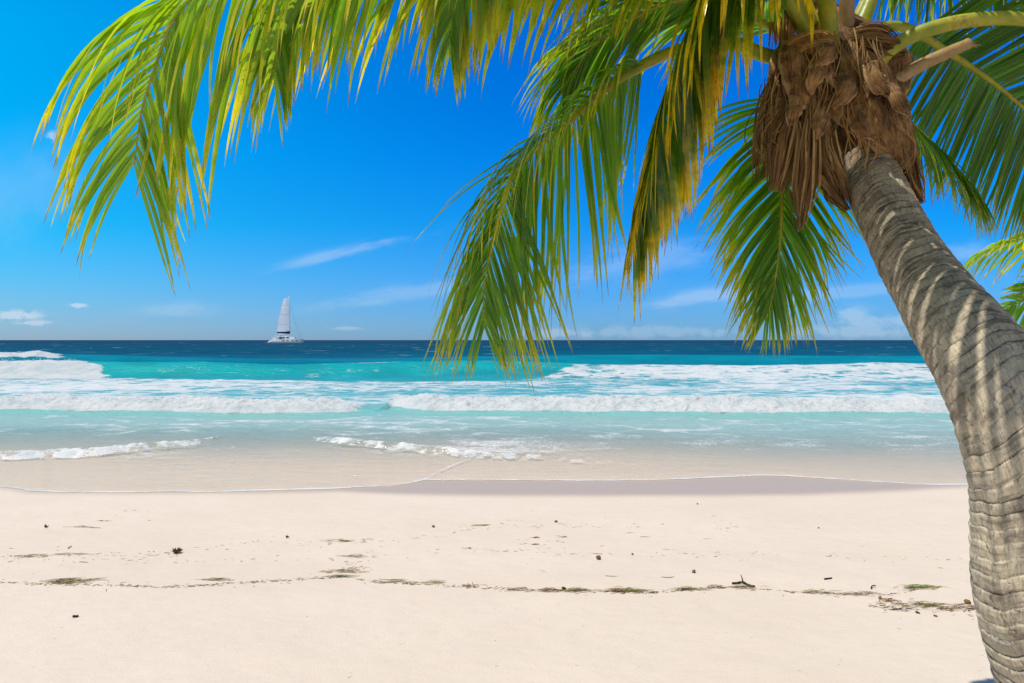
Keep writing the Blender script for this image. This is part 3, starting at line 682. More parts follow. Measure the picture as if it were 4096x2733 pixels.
# crown heart: the swollen bundle of leaf bases the fronds grow from
cc = [(3460, 650, 3.03, .122), (3432, 560, 3.04, .165), (3400, 450, 3.06, .215), (3368, 340, 3.08, .235), (3345, 240, 3.09, .22), (3328, 150, 3.09, .165), (3318, 80, 3.09, .10), (3312, 20, 3.09, .03)]
P_, _ = spline(np.array([(*at(a, b, d), r) for a, b, d, r in cc]), 70)
T_, N_, B_ = frames(P_[:, :3]); th = np.linspace(0, 2*np.pi, 96, endpoint=False)[None]; sv = np.linspace(0, 1, 70)[:, None]
rr_ = P_[:, 3][:, None]*.92*(1+.20*fbm(np.cos(th)*2+sv*2, np.sin(th)*2+sv*3, 33, 4))+.01*fbm(th*14, sv*4, 35, 3)
Vc = P_[:, None, :3]+rr_[..., None]*(np.cos(th)[..., None]*N_[:, None]+np.sin(th)[..., None]*B_[:, None])
me = mesh_quads('crown_heart', Vc.reshape(-1, 3), grid_quads(70, 96, True)); add_attr(me, 'edge', np.clip(.4+.4*fbm(th*5, sv*6, 36, 3), 0, 1).ravel())
add_attr(me, 'strip_at', np.stack([th*.22+0*sv, sv*.8+0*th, 0*th+0*sv], -1).reshape(-1, 3), 'FLOAT_VECTOR')
adopt(new_obj('crown_heart', me, M_boot), palm)
FR = 2.80
strip([(3250, 300, 2.86), (3300, 375, 2.80), (3400, 470, 2.79), (3500, 550, 2.82), (3562, 650, 2.92)], [22, 44, 52, 44, 16], .35, M_boot, 'leaf_base', palm, seed=1, rag=.1)
strip([(3440, 200, 2.88), (3520, 330, 2.81), (3575, 480, 2.83), (3600, 610, 2.88), (3640, 710, 2.9), (3688, 805, 2.92)], [40, 62, 60, 56, 44, 4], .4, M_boot, 'leaf_base', palm, seed=2, rag=.18)
strip([(3255, 400, 2.80), (3275, 490, 2.77), (3300, 570, 2.79), (3330, 650, 2.86)], [14, 42, 40, 14], .5, M_boot, 'leaf_base', palm, seed=3, rag=.15)
strip([(3140, 190, 2.92), (3118, 260, 2.86), (3112, 330, 2.87), (3130, 400, 2.92)], [24, 40, 36, 10], .6, M_boot, 'leaf_base', palm, seed=4)
strip([(3180, 180, 2.86), (3190, 260, 2.80), (3205, 370, 2.78), (3215, 470, 2.80)], [60, 76, 66, 20], .4, M_boot, 'leaf_base', palm, seed=5, rag=.12)
strip([(3405, 180, 2.86), (3400, 250, 2.80), (3396, 330, 2.79), (3400, 400, 2.80)], [36, 34, 38, 16], .6, M_boot, 'leaf_base', palm, seed=6)
strip([(3560, 170, 3.0), (3600, 240, 2.96), (3590, 330, 2.95), (3560, 430, 2.93)], [30, 50, 52, 30], .4, M_boot, 'leaf_base', palm, seed=7, rag=.15)
strip([(3450, 330, 2.82), (3475, 430, 2.78), (3520, 520, 2.80), (3560, 590, 2.86)], [50, 62, 56, 24], .35, M_boot, 'leaf_base', palm, seed=8, rag=.12)
strip([(3060, 385, 2.86), (3100, 410, 2.82), (3160, 445, 2.83)], [18, 21, 22], .3, M_stalkb, 'cut_stub', palm, seed=9)
rag([(3150, 260, 2.86), (3110, 380, 2.82), (3095, 520, 2.84), (3080, 650, 2.9)], [36, 46, 40, 30], palm, strands=170, seed=1, wig=1.3, ragged=.5)
rag([(3200, 330, 2.82), (3175, 480, 2.76), (3140, 620, 2.76), (3105, 770, 2.80)], [46, 62, 66, 36], palm, strands=260, seed=2, ragged=.4)
rag([(3240, 420, 2.78), (3235, 560, 2.72), (3225, 720, 2.74), (3200, 925, 2.80)], [30, 42, 56, 12], palm, strands=180, seed=3, ragged=.45)
rag([(3290, 520, 2.78), (3300, 620, 2.75), (3340, 720, 2.80), (3395, 840, 2.90)], [40, 62, 60, 16], palm, strands=200, seed=4, ragged=.35)
rag([(3590, 430, 2.88), (3620, 540, 2.88), (3640, 640, 2.92), (3650, 700, 2.95)], [36, 48, 44, 26], palm, strands=150, seed=5, ragged=.5, wig=1.4)
rag([(3620, 600, 2.90), (3640, 680, 2.88), (3660, 740, 2.90), (3690, 815, 2.92)], [26, 34, 30, 3], palm, strands=120, seed=6, ragged=.2)
rag([(3110, 250, 2.90), (3190, 190, 2.80), (3290, 165, 2.78), (3350, 185, 2.82)], [30, 44, 40, 26], palm, strands=130, seed=7, mat=M_fibre2, ragged=.3)
rag([(3400, 150, 2.84), (3480, 140, 2.82), (3560, 165, 2.86), (3625, 200, 2.95)], [34, 50, 46, 26], palm, strands=140, seed=8, ragged=.4)
rag([(3150, -20, 3.0), (3140, 60, 2.95), (3135, 130, 2.92), (3130, 210, 2.90)], [40, 50, 46, 40], palm, strands=120, seed=11, mat=M_fibre2, ragged=.4)
rag([(3330, -20, 3.05), (3260, 40, 3.0), (3230, 110, 2.96), (3225, 170, 2.92)], [60, 60, 50, 40], palm, strands=120, seed=12, mat=M_fibre2, ragged=.4)
rag([(3110, 300, 2.95), (3070, 420, 2.93), (3058, 560, 2.95), (3050, 720, 2.98)], [26, 34, 40, 34], palm, strands=110, seed=13, wig=1.6, ragged=.6, thick=.6)
rg_ = np.random.default_rng(4)
for k_, (a_, b_, c_, d_, e_) in enumerate(((3290, 250, 3240, 380, 40), (3380, 300, 3330, 430, 46), (3480, 260, 3560, 380, 44), (3200, 380, 3160, 520, 36), (3420, 420, 3500, 560, 40), (3330, 180, 3250, 250, 40), (3540, 330, 3640, 470, 36), (3310, 420, 3260, 580, 34))):
    m_ = ((a_+c_)/2+rg_.normal(0, 14), (b_+d_)/2+rg_.normal(0, 14))
    strip([(a_, b_, 2.79), (*m_, 2.715), (c_, d_, 2.75)], [e_*.5, e_, e_*.8, 6], .5, M_boot, 'leaf_base', palm, seed=20+k_, rag=.35)
for k_, (a_, b_, w_) in enumerate(((3120, 420, 70), (3230, 480, 70), (3340, 380, 90), (3450, 460, 90), (3560, 480, 70), (3300, 240, 90), (3470, 240, 80))):
    rag([(a_-10, b_-120, 2.80), (a_, b_, 2.73), (a_+rg_.normal(0, 40), b_+130, 2.75), (a_+rg_.normal(0, 50), b_+230, 2.80)], [w_, w_, w_, w_*.8], palm, name='loose_fibre', strands=20, seed=40+k_, wig=2.6, ragged=.7, thick=.10, mat=M_fibre2 if k_ % 2 else M_fibre)
# dead broken stalk
mb = MB(); Pd, _ = spline(np.array([at(*p) for p in [(3500, 380, 2.98), (3585, 320, 2.95), (3690, 258, 2.92), (3790, 212, 2.90), (3880, 172, 2.88)]]), 40)
mb.tube(Pd, np.interp(np.linspace(0, 1, 40), [0, .3, .9, 1], [.042, .030, .026, .022])+.002*fbm(np.linspace(0, 12, 40), np.zeros(40), 3, 2), 12)
for a_, b_ in ((3925, 182), (3906, 166), (3912, 190)): mb.tube(np.array([at(3870, 176, 2.88), at(a_, b_, 2.87)]), [.008, .001], 5)
o = mb.build('dead_stalk', M_stalkb, smooth=True); adopt(o, palm)

# --- fronds
up = (0, 0, 1)
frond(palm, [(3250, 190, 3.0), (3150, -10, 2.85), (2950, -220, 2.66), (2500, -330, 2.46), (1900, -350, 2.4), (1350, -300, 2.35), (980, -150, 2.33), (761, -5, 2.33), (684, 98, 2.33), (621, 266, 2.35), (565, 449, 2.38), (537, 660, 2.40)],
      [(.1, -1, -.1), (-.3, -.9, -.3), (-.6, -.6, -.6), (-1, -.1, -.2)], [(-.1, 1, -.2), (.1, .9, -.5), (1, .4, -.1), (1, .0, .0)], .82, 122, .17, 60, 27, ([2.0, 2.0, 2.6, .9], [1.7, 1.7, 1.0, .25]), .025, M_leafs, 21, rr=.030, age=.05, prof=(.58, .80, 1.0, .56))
frond(palm, [(3235, 120, 3.0), (2900, -300, 2.66), (2400, -390, 2.55), (1900, -380, 2.5), (1450, -240, 2.48), (1230, -60, 2.5), (1130, 120, 2.52), (1095, 300, 2.54)],
      [(.2, -1, -.1), (-.6, -.7, -.1), (-1, -.1, .1)], [(-.1, 1, -.2), (.8, .7, -.1), (1, .1, -.1)], .58, 110, .2, 60, 22, 1.7, .024, M_leaf, 22, rr=.026)
frond(palm, [(3270, 110, 3.0), (2900, -300, 2.6), (2450, -390, 2.4), (2100, -330, 2.32), (1890, -140, 2.30), (1820, 30, 2.30), (1795, 170, 2.32)],
      [(.2, -1, -.1), (-.6, -.7, -.1), (-1, -.3, .1)], [(-.1, 1, -.2), (.8, .6, -.1), (1, .2, -.1)], .52, 104, .25, 60, 20, 1.9, .026, M_leaf, 23, rr=.024, age=.15)
frond(palm, [(3240, 230, 3.0), (3079, 226, 2.96), (2950, 180, 2.92), (2820, 180, 2.9), (2690, 208, 2.9), (2565, 265, 2.9), (2424, 350, 2.88), (2283, 478, 2.84), (2160, 580, 2.81), (2052, 700, 2.79), (1990, 880, 2.77), (1945, 1080, 2.76), (1933, 1200, 2.76), (1938, 1310, 2.76)],
      [(-.1, -1, .15), (-.15, -1, .05), (-.4, -.9, -.1), (-1, -.25, .05)], [(.92, .35, .05), (1, .3, .05), (1, .25, 0), (1, .15, 0)], .80, 112, .36, 66, 19, ([1.9, 1.8, 1.3, .6], [.34, .30, .25, .15]), .0165, M_leaf, 24, rr=.029, age=-.05, prof=(.70, 1.0, .84, .27))
frond(palm, [(3240, 150, 2.95), (3100, -90, 2.75), (2960, -120, 2.64), (2850, -40, 2.60), (2770, 110, 2.58), (2690, 330, 2.58), (2620, 570, 2.59), (2565, 800, 2.60), (2538, 940, 2.61)],
      [(-.2, -.9, 0), (-.3, -.9, -.1), (-.5, -.8, -.1)], [(.95, .3, -.2), (.9, .4, -.3), (.8, .5, -.2)], .58, 84, .12, 50, 20, 2.1, .030, M_leafo, 25, rr=.024, age=.20, prof=(.95, 1.0, .85, .55))
frond(palm, [(3250, 210, 3.05), (3000, 60, 2.95), (2800, -10, 2.9), (2640, 20, 2.9), (2500, 95, 2.92), (2370, 190, 2.94), (2285, 300, 2.95), (2250, 370, 2.95)],
      [(-.4, -.8, .3), (-.5, -.8, .2), (-.9, -.4, .1)], [(.5, .8, -.3), (.7, .7, -.3), (.9, .4, -.1)], .60, 120, .15, 52, 16, 1.5, .0185, M_leaf, 26, rr=.024, age=.0, prof=(.7, 1, .9, .50))
frond(palm, [(3260, 300, 3.15), (3180, 330, 3.12), (3130, 430, 3.08), (3128, 700, 3.03), (3121, 953, 2.98), (3090, 1185, 2.95), (3064, 1270, 2.95)],
      [(-1, -.1, -.1), (-1, -.15, -.1), (-1, -.1, 0)], [(1, .1, -.1), (1, .15, -.1), (1, .1, 0)], .56, 118, .18, 62, 15, .7, .0165, M_leaf, 27, rr=.019, age=-.05, prof=(.9, 1, .8, .32))
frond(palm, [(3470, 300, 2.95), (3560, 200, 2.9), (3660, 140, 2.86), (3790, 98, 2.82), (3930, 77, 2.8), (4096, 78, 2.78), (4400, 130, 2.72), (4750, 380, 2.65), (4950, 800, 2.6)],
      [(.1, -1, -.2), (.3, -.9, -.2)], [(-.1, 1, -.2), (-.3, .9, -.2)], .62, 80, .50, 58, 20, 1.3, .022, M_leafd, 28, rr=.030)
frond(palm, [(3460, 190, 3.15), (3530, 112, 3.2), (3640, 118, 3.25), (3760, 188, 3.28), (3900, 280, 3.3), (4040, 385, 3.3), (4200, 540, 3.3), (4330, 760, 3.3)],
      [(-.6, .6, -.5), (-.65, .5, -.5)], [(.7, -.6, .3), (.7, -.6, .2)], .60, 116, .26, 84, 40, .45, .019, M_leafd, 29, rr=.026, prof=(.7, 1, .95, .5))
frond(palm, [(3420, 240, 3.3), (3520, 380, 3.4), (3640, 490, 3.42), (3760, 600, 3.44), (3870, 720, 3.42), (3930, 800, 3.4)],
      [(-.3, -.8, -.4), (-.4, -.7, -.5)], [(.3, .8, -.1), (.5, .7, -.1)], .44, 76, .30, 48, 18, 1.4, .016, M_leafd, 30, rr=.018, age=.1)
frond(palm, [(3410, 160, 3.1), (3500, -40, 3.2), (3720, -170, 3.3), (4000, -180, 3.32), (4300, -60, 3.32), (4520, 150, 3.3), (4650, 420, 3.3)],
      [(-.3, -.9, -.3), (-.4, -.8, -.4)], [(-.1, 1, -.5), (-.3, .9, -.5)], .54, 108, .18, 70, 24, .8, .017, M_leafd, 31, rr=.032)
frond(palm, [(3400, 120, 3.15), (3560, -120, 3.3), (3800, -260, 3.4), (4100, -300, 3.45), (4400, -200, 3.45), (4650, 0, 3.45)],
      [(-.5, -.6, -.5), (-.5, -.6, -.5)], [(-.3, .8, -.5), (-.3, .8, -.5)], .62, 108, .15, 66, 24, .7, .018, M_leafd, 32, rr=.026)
# crown fronds rising out of view, the first shaped to dapple the trunk with shade
frond(palm, [(3320, 200, 2.95), (3308, 20, 2.84), (3290, -160, 2.6), (3320, -420, 2.25), (3450, -700, 1.9), (3720, -900, 1.6), (4100, -900, 1.4)],
      [(-1, 0, -.1), (-1, .2, -.1)], [(1, 0, -.1), (1, -.2, -.1)], .66, 70, .24, 60, 20, .9, .025, M_leaf, 33, rr=.036)
frond(palm, [(3395, 210, 2.98), (3388, 20, 2.93), (3420, -350, 2.8), (3550, -750, 2.5), (3800, -1000, 2.1), (4200, -1000, 1.7)],
      [(0, -1, 0), (.2, -1, 0)], [(0, 1, 0), (-.2, 1, 0)], .75, 90, .3, 60, 20, .9, .034, M_leaf, 34, rr=.030, stalk=M_stalkb)
frond(palm, [(3440, 110, 3.1), (3540, -120, 3.1), (3750, -500, 3.0), (4150, -800, 2.9), (4700, -800, 2.8)],
      [(0, -1, 0), (.1, -1, 0)], [(0, 1, 0), (-.1, 1, 0)], .8, 80, .2, 60, 20, .9, .034, M_leaf, 36, rr=.030)

# --- second palm standing to the right, only its drooping fronds reach into the picture
b2 = Vector((7.1, 5.2, 0)); b2.z = float(bed(5.2))
palm2 = empty('palm_tree', b2, 'second palm at the right edge, two yellow green frond tips showing behind the trunk', 'palm tree')
c2 = [(*at(5050, 1020, 5.3), .11), (*at(5150, 1250, 5.3), .12), (*at(5350, 1700, 5.25), .13), (*at(5560, 2150, 5.2), .15)]
c2.append((7.1, 5.2, b2.z-.05, .2))
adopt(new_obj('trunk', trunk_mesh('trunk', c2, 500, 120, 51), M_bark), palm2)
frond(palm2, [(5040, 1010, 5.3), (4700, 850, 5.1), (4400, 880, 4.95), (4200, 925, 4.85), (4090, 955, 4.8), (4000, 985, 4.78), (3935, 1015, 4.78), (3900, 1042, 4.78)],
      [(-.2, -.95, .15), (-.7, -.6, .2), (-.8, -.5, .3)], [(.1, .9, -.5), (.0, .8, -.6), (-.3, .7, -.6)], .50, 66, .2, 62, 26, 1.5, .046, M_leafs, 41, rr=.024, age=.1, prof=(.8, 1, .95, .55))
frond(palm2, [(5040, 1030, 5.3), (4700, 1030, 5.2), (4400, 1110, 5.1), (4200, 1165, 5.05), (4096, 1205, 5.0), (4000, 1248, 5.0), (3930, 1285, 5.0)],
      [(-.3, -.3, .9), (-.4, -.3, .8)], [(-.2, .2, -.95), (-.3, .2, -.9)], .46, 60, .2, 60, 30, .7, .044, M_leaf, 42, rr=.022, age=-.2, prof=(.8, 1, .9, .4))
for k_, (dx, dz, dd) in enumerate(((300, -500, .6), (-150, -560, -.5), (600, -150, -.4), (500, 100, .9))):
    frond(palm2, [(5050, 1020, 5.3), (5050+dx*.5, 1020+dz*.9, 5.3+dd*.5), (5050+dx*1.2, 1020+dz*1.0, 5.3+dd), (5050+dx*2.0, 1020+dz*.4+150, 5.3+dd*1.6)],
          [(0, -1, 0), (.1, -1, 0)], [(0, 1, 0), (-.1, 1, 0)], .6, 44, .2, 60, 25, 1.0, .05, M_leaf, 50+k_, rr=.024)

# ------------------------------------------------------------------ sailing catamaran far out
def build_boat():
    D = 450.0; K = 139/ (1213.8-1074.4) * (1/1437*220)/F*D      # metres per pixel of the enlarged photo
    def X(zx, Y=-5.0): return ((zx-680)*K*.951+Y*math.sin(rel))/math.cos(rel)
    def Zz(zy): return (1360-zy)*K
    yaw = math.radians(8)
    cx = (1040+680*.1531-2048)/F*D
    rel = yaw-math.atan2(-cx, D)                      # heading against the line of sight
    root = empty('catamaran', (cx, D, 0), 'white sailing catamaran with its mainsail up, out on the dark sea', 'sailboat')
    root.rotation_euler = (0, 0, yaw)
    white = simple('white_hull_paint', (.88, .88, .87), .25, .5, .02, .6); glass = simple('dark_window_glass', (.012, .014, .022), .08, .6, .05)
    alu = simple('mast_metal', (.55, .56, .58), .35, .5); navy = simple('navy_canvas', (.012, .014, .060), .8, .2); teal = simple('shaded_interior', (.05, .06, .09), .6, .3)
    # hulls
    def hull(Yc):
        st = np.array([-10.4, -10.0, -9.2, -8.0, -7.0, -4, 0, 4, 7, 9, 10.1, 10.4])
        top = np.array([.75, 1.2, 1.75, 2.2, 2.36, 2.45, 2.5, 2.52, 2.54, 2.54, 2.54, 2.54]); hw = np.array([.55, .75, .9, 1.0, 1.05, 1.12, 1.1, .95, .68, .38, .12, .05])
        mb = MB(); Vv = []
        for x, t, b in zip(st, top, hw):
            Vv += [(x, Yc-b*.78, t), (x, Yc-b*1.0, t*.42), (x, Yc-b*.8, .0), (x, Yc-b*.3, -.5), (x, Yc+b*.3, -.5), (x, Yc+b*.8, 0), (x, Yc+b*1.0, t*.42), (x, Yc+b*.78, t)]
        Q = [tuple(q) for q in grid_quads(len(st), 8, True)]
        mb.add(Vv, Q+[tuple(range(8)), tuple(range((len(st)-1)*8, len(st)*8))[::-1]])
        return mb.build('hull', white, root)
    h1 = hull(-5.0); hull(5.0)
    for a, b in ((567, 648), (693, 743), (827, 873), (915, 983)):
        x0, x1 = X(a, -6), X(b, -6); xm = (x0+x1)/2
        hwm = np.interp(xm, [-4, 0, 4, 7, 9], [1.12, 1.1, .95, .68, .38])
        m = MB(); yo = -5-hwm; dy = (np.interp(x1, [-4, 0, 4, 7, 9], [1.12, 1.1, .95, .68, .38])-np.interp(x0, [-4, 0, 4, 7, 9], [1.12, 1.1, .95, .68, .38]))
        z0, z1 = Zz(1306), Zz(1287)
        def pt(x, z, o): return (x, -5-np.interp(x, [-4, 0, 4, 7, 9], [1.12, 1.1, .95, .68, .38])*(1.0-.22*np.clip((z/2.5-.42)/.58, 0, 1))-o, z)
        P8 = [pt(x0, z0, .03), pt(x1, z0+.05, .03), pt(x1, z1+.02, .03), pt(x0, z1, .03)]; P8 += [(p[0], p[1]+.12, p[2]) for p in P8]
        m.add(P8, [(0, 1, 2, 3), (7, 6, 5, 4), (0, 4, 5, 1), (1, 5, 6, 2), (2, 6, 7, 3), (3, 7, 4, 0)]); m.build('window', glass, h1)
    m = MB(); m.box(X(455), X(905), -4.2, 4.2, 1.2, 2.44); m.build('bridge_deck', white, root)
    # saloon with its raked front, cockpit roof, windows
    z0 = 2.47
    m = MB(); prof = [(X(648, -3.6), z0), (X(905, -3.6), z0), (X(890, -3.6), Zz(1218)), (X(800, -3.6), Zz(1205)), (X(648, -3.6), Zz(1186))]; m.prism(prof, -3.6, 3.6); sal = m.build('cabin', white, root, bevel=.08)
    m = MB(); m.prism([(X(682, -3.63), Zz(1238)), (X(742, -3.63), Zz(1240)), (X(772, -3.63), Zz(1210)), (X(684, -3.63), Zz(1208))], -3.66, -3.58); m.build('window', glass, sal)
    m = MB(); m.prism([(X(655, -3.63), Zz(1256)), (X(900, -3.63), Zz(1256)), (X(898, -3.63), Zz(1251)), (X(655, -3.63), Zz(1251))], -3.64, -3.58); m.build('trim', simple('grey_trim', (.45, .46, .48)), sal)
    m = MB(); m.box(X(500, -3.2), X(646, -3.2), -2.9, 2.9, z0, Zz(1204)); ck = m.build('cockpit', teal, root)
    m = MB(); m.box(X(560, -3.2), X(648, -3.2), -2.98, -2.92, Zz(1252), Zz(1225)); m.build('windscreen', simple('pale_screen', (.35, .52, .62), .2), ck)
    m = MB(); m.prism([(X(375, -3.7), Zz(1186)), (X(660, -3.7), Zz(1202)), (X(720, -3.7), Zz(1190)), (X(640, -3.7), Zz(1176)), (X(395, -3.7), Zz(1170))], -3.75, 3.75); m.build('cockpit_roof', white, root, bevel=.06)
    for zx in (437, 462):
        m = MB(); m.tube([(X(zx, -3.4), -3.4, z0-.3), (X(zx+4, -3.4), -3.4, Zz(1184))], .10, 8); m.build('roof_post', white, root)
    m = MB(); m.prism([(X(490, -1.5), Zz(1142)), (X(620, -1.5), Zz(1145)), (X(618, -1.5), Zz(1131)), (X(512, -1.5), Zz(1126))], -1.9, 1.9); m.build('helm_roof', white, root, bevel=.05)
    for zx in (520, 605):
        m = MB(); m.tube([(X(zx, -1.6), -1.6, Zz(1172)), (X(zx+3, -1.6), -1.6, Zz(1143))], .07, 8); m.build('helm_roof_post', alu, root)
    m = MB(); m.box(X(500, -1.2), X(560, -1.2), -1.2, 1.0, Zz(1172), Zz(1156)); m.build('helm_seat', simple('tan_seat', (.45, .33, .24)), root)
    # davits and dinghy platform at the stern
    for Yc in (-4.2, 4.2):
        m = MB(); x0 = X(372, Yc) if Yc < 0 else X(318, Yc); m.prism([(x0-.1, 1.2), (x0+.8, 1.4), (x0+1.6, Zz(1218)), (x0-.9, Zz(1222)), (x0-.2, Zz(1250))], Yc-.35, Yc+.35); m.build('davit', white, root, bevel=.04)
    m = MB(); m.box(-9.3, -7.2, -3.6, 3.6, .75, 1.0); m.build('stern_platform', white, root)
    # rig
    def R(zx, zy, Y=0): return (X(zx, Y), Y, Zz(zy))
    m = MB(); m.tube([R(783, 1196), R(781, 900), R(770, 500), R(753, 128)], [.19, .18, .16, .11], 12); m.build('mast', alu, root, True)
    m = MB(); m.tube([R(430, 1099), R(792, 1122)], .15, 10); m.build('boom', alu, root, True)
    nv, nu = 40, 16
    luff = np.array([(742, 166), (748, 290), (757, 450), (768, 665), (775, 885), (779, 1056)]); lee = np.array([(628, 172), (596, 270), (553, 432), (506, 650), (464, 868), (443, 1060)])
    q = np.linspace(0, 1, nv); a = np.stack([np.interp(q, np.linspace(0, 1, 6), luff[:, k]) for k in (0, 1)], 1); b = np.stack([np.interp(q, np.linspace(0, 1, 6), lee[:, k]) for k in (0, 1)], 1)
    u = np.linspace(0, 1, nu)[None, :]
    zx = a[:, 0:1]*(1-u)+b[:, 0:1]*u; zy = a[:, 1:2]*(1-u)+b[:, 1:2]*u
    Yb = .9*np.sin(u*np.pi)*np.sin(np.pi*(.15+.8*q))[:, None]+u*(10.0-7.0*q[:, None])+.10*fbm(zx*.02+zy*.012, zy*.03-zx*.03, 7, 3)
    Vv = np.stack([((zx-680)*K*.951)/math.cos(rel)+Yb*math.tan(rel), Yb+0*zx, (1360-zy)*K], -1)
    me = mesh_quads('mainsail', Vv.reshape(-1, 3), grid_quads(nv, nu)); add_attr(me, 'height', np.repeat(q, nu))
    ms, nt, out = material('sailcloth'); hgt = nt.attr('height')
    c = (.93, .93, .92)
    lines = None
    for k in (.118, .30, .56, .805):
        l_ = nt.smooth(nt.m('ABSOLUTE', nt.m('SUBTRACT', hgt, k)), .010, .003); lines = l_ if lines is None else nt.m('MAXIMUM', lines, l_)
    cc_ = nt.mix(nt.m('MULTIPLY', lines, .45), c, (.35, .37, .40))
    d_ = princ(nt, cc_, .7, .2); tr_ = nt.n('ShaderNodeBsdfTranslucent'); nt.put(tr_.inputs[0], cc_); nt.link(mixsh(nt, .5, d_, tr_.outputs[0]), out)
    o = new_obj('mainsail', me, ms, root)
    m = MB(); m.prism([(X(443, 0), Zz(1092)), (X(782, 0), Zz(1118)), (X(786, 0), Zz(1050)), (X(715, 0), Zz(1052)), (X(700, 0), Zz(1062)), (X(443, 0), Zz(1066))], -.35, .35); m.build('sail_cover', navy, root)
    m = MB(); m.tube([R(775, 318), R(1046, 1262)], .045, 6); m.build('forestay', simple('dark_cable', (.10, .12, .15)), root)
    m = MB(); m.tube([R(940, 718), R(1132, 1262)], .025, 6); m.build('bow_line', simple('pale_cable', (.30, .38, .45)), root)
    m = MB(); m.tube([R(790, 905), R(826, 905)], .16, 8); m.build('radar', white, root)
    m = MB(); m.tube([R(697, 1124), R(748, 1186)], .06, 6); m.build('boom_strut', alu, root)
    m = MB(); m.tube([(X(1056, -4.6), -4.6, 2.5), (X(1058, -4.6), -4.6, Zz(1212))], .07, 6); m.build('bow_post', white, root)
    m = MB(); m.tube([(X(1000, 0), -4.6, 2.35), (X(1000, 0), 4.6, 2.35)], .14, 8); m.build('crossbeam', alu, root)
build_boat()

# ------------------------------------------------------------------ wrack on the sand
def weed_mat(name, a, b):
    m, nt, out = material(name)
    c = nt.mix(nt.attr('strand'), a, b); nz = nt.noise(nt.obj(), 90, 3)
    nt.link(princ(nt, nt.mix(nt.m('MULTIPLY', nz, .5), c, tuple(x*.5 for x in a)), .6, .3), out); return m
W_green = weed_mat('green_seagrass', (.10, .15, .014), (.30, .27, .04)); W_brown = weed_mat('brown_seaweed', (.10, .050, .017), (.34, .19, .06)); W_mix = weed_mat('mixed_seagrass', (.10, .065, .02), (.36, .29, .06)); W_orange = weed_mat('orange_brown_seaweed', (.14, .055, .012), (.36, .17, .03)); W_dark = weed_mat('dark_driftwood', (.03, .018, .013), (.10, .06, .04))
SC = 1/F
def blades(name, px, py, spread, count, blen, mat, label, cat, group=None, seed=0, hgt=.02, wid=.0035, ang=0.0, spr=.5, curl=.6, tilt=0.0):
    """a tangle of thin blades lying on the sand; sizes in metres"""
    rg = np.random.default_rng(seed+1000); x0, y0, z0 = gxy(px, py)
    Vs = []; Qs = []; St = []; nv = 0; n = 7
    for j in range(int(count*1.15) if count > 1 else 1):
        a = ang+rg.normal(0, spr); l = blen*rg.uniform(.45, 1.15); cx = rg.normal(0, spread*.42); cy = rg.normal(0, spread*.10)+cx*tilt
        aa = a+curl*rg.normal(0, .5)*np.linspace(-.5, .5, n); st = np.stack([np.cos(aa), np.sin(aa)*.8], 1)*l/(n-1)
        p = np.cumsum(st, 0); p -= p.mean(0); fall = math.exp(-(cx/max(spread*.45, 1e-3))**2)
        z = .0022+rg.random()*hgt*.9*fall+hgt*.35*rg.random()*np.sin(np.linspace(0, np.pi, n))
        P3 = np.stack([cx+p[:, 0], cy+p[:, 1], z+0*aa], 1); side = np.stack([-np.sin(aa), np.cos(aa), 0*aa+rg.normal(0, .35)], 1)
        w = wid*1.35*rg.uniform(.6, 1.3)*np.interp(np.linspace(0, 1, n), [0, .15, .7, 1], [.5, 1, .9, .25])[:, None]
        V = np.stack([P3-side*w*.5+[0, 0, .0], P3+[0, 0, .0012], P3+side*w*.5], 1).reshape(-1, 3); ii = np.arange(n-1)*3+nv
        Vs.append(V); Qs += [np.stack([ii, ii+1, ii+4, ii+3], 1), np.stack([ii+1, ii+2, ii+5, ii+4], 1)]; St.append(np.full(len(V), rg.random())); nv += len(V)
    V = np.concatenate(Vs); V[:, 2] = np.maximum(V[:, 2], .0008)+(beach_z(x0+V[:, 0], y0+V[:, 1])-z0)
    me = mesh_quads(name, V, np.concatenate(Qs)); add_attr(me, 'strand', np.concatenate(St))
    o = new_obj(name, me, mat); o.location = (x0, y0, z0+.001); return tag(o, label, cat, group)
G1 = 'clumps of seaweed along the tide line'
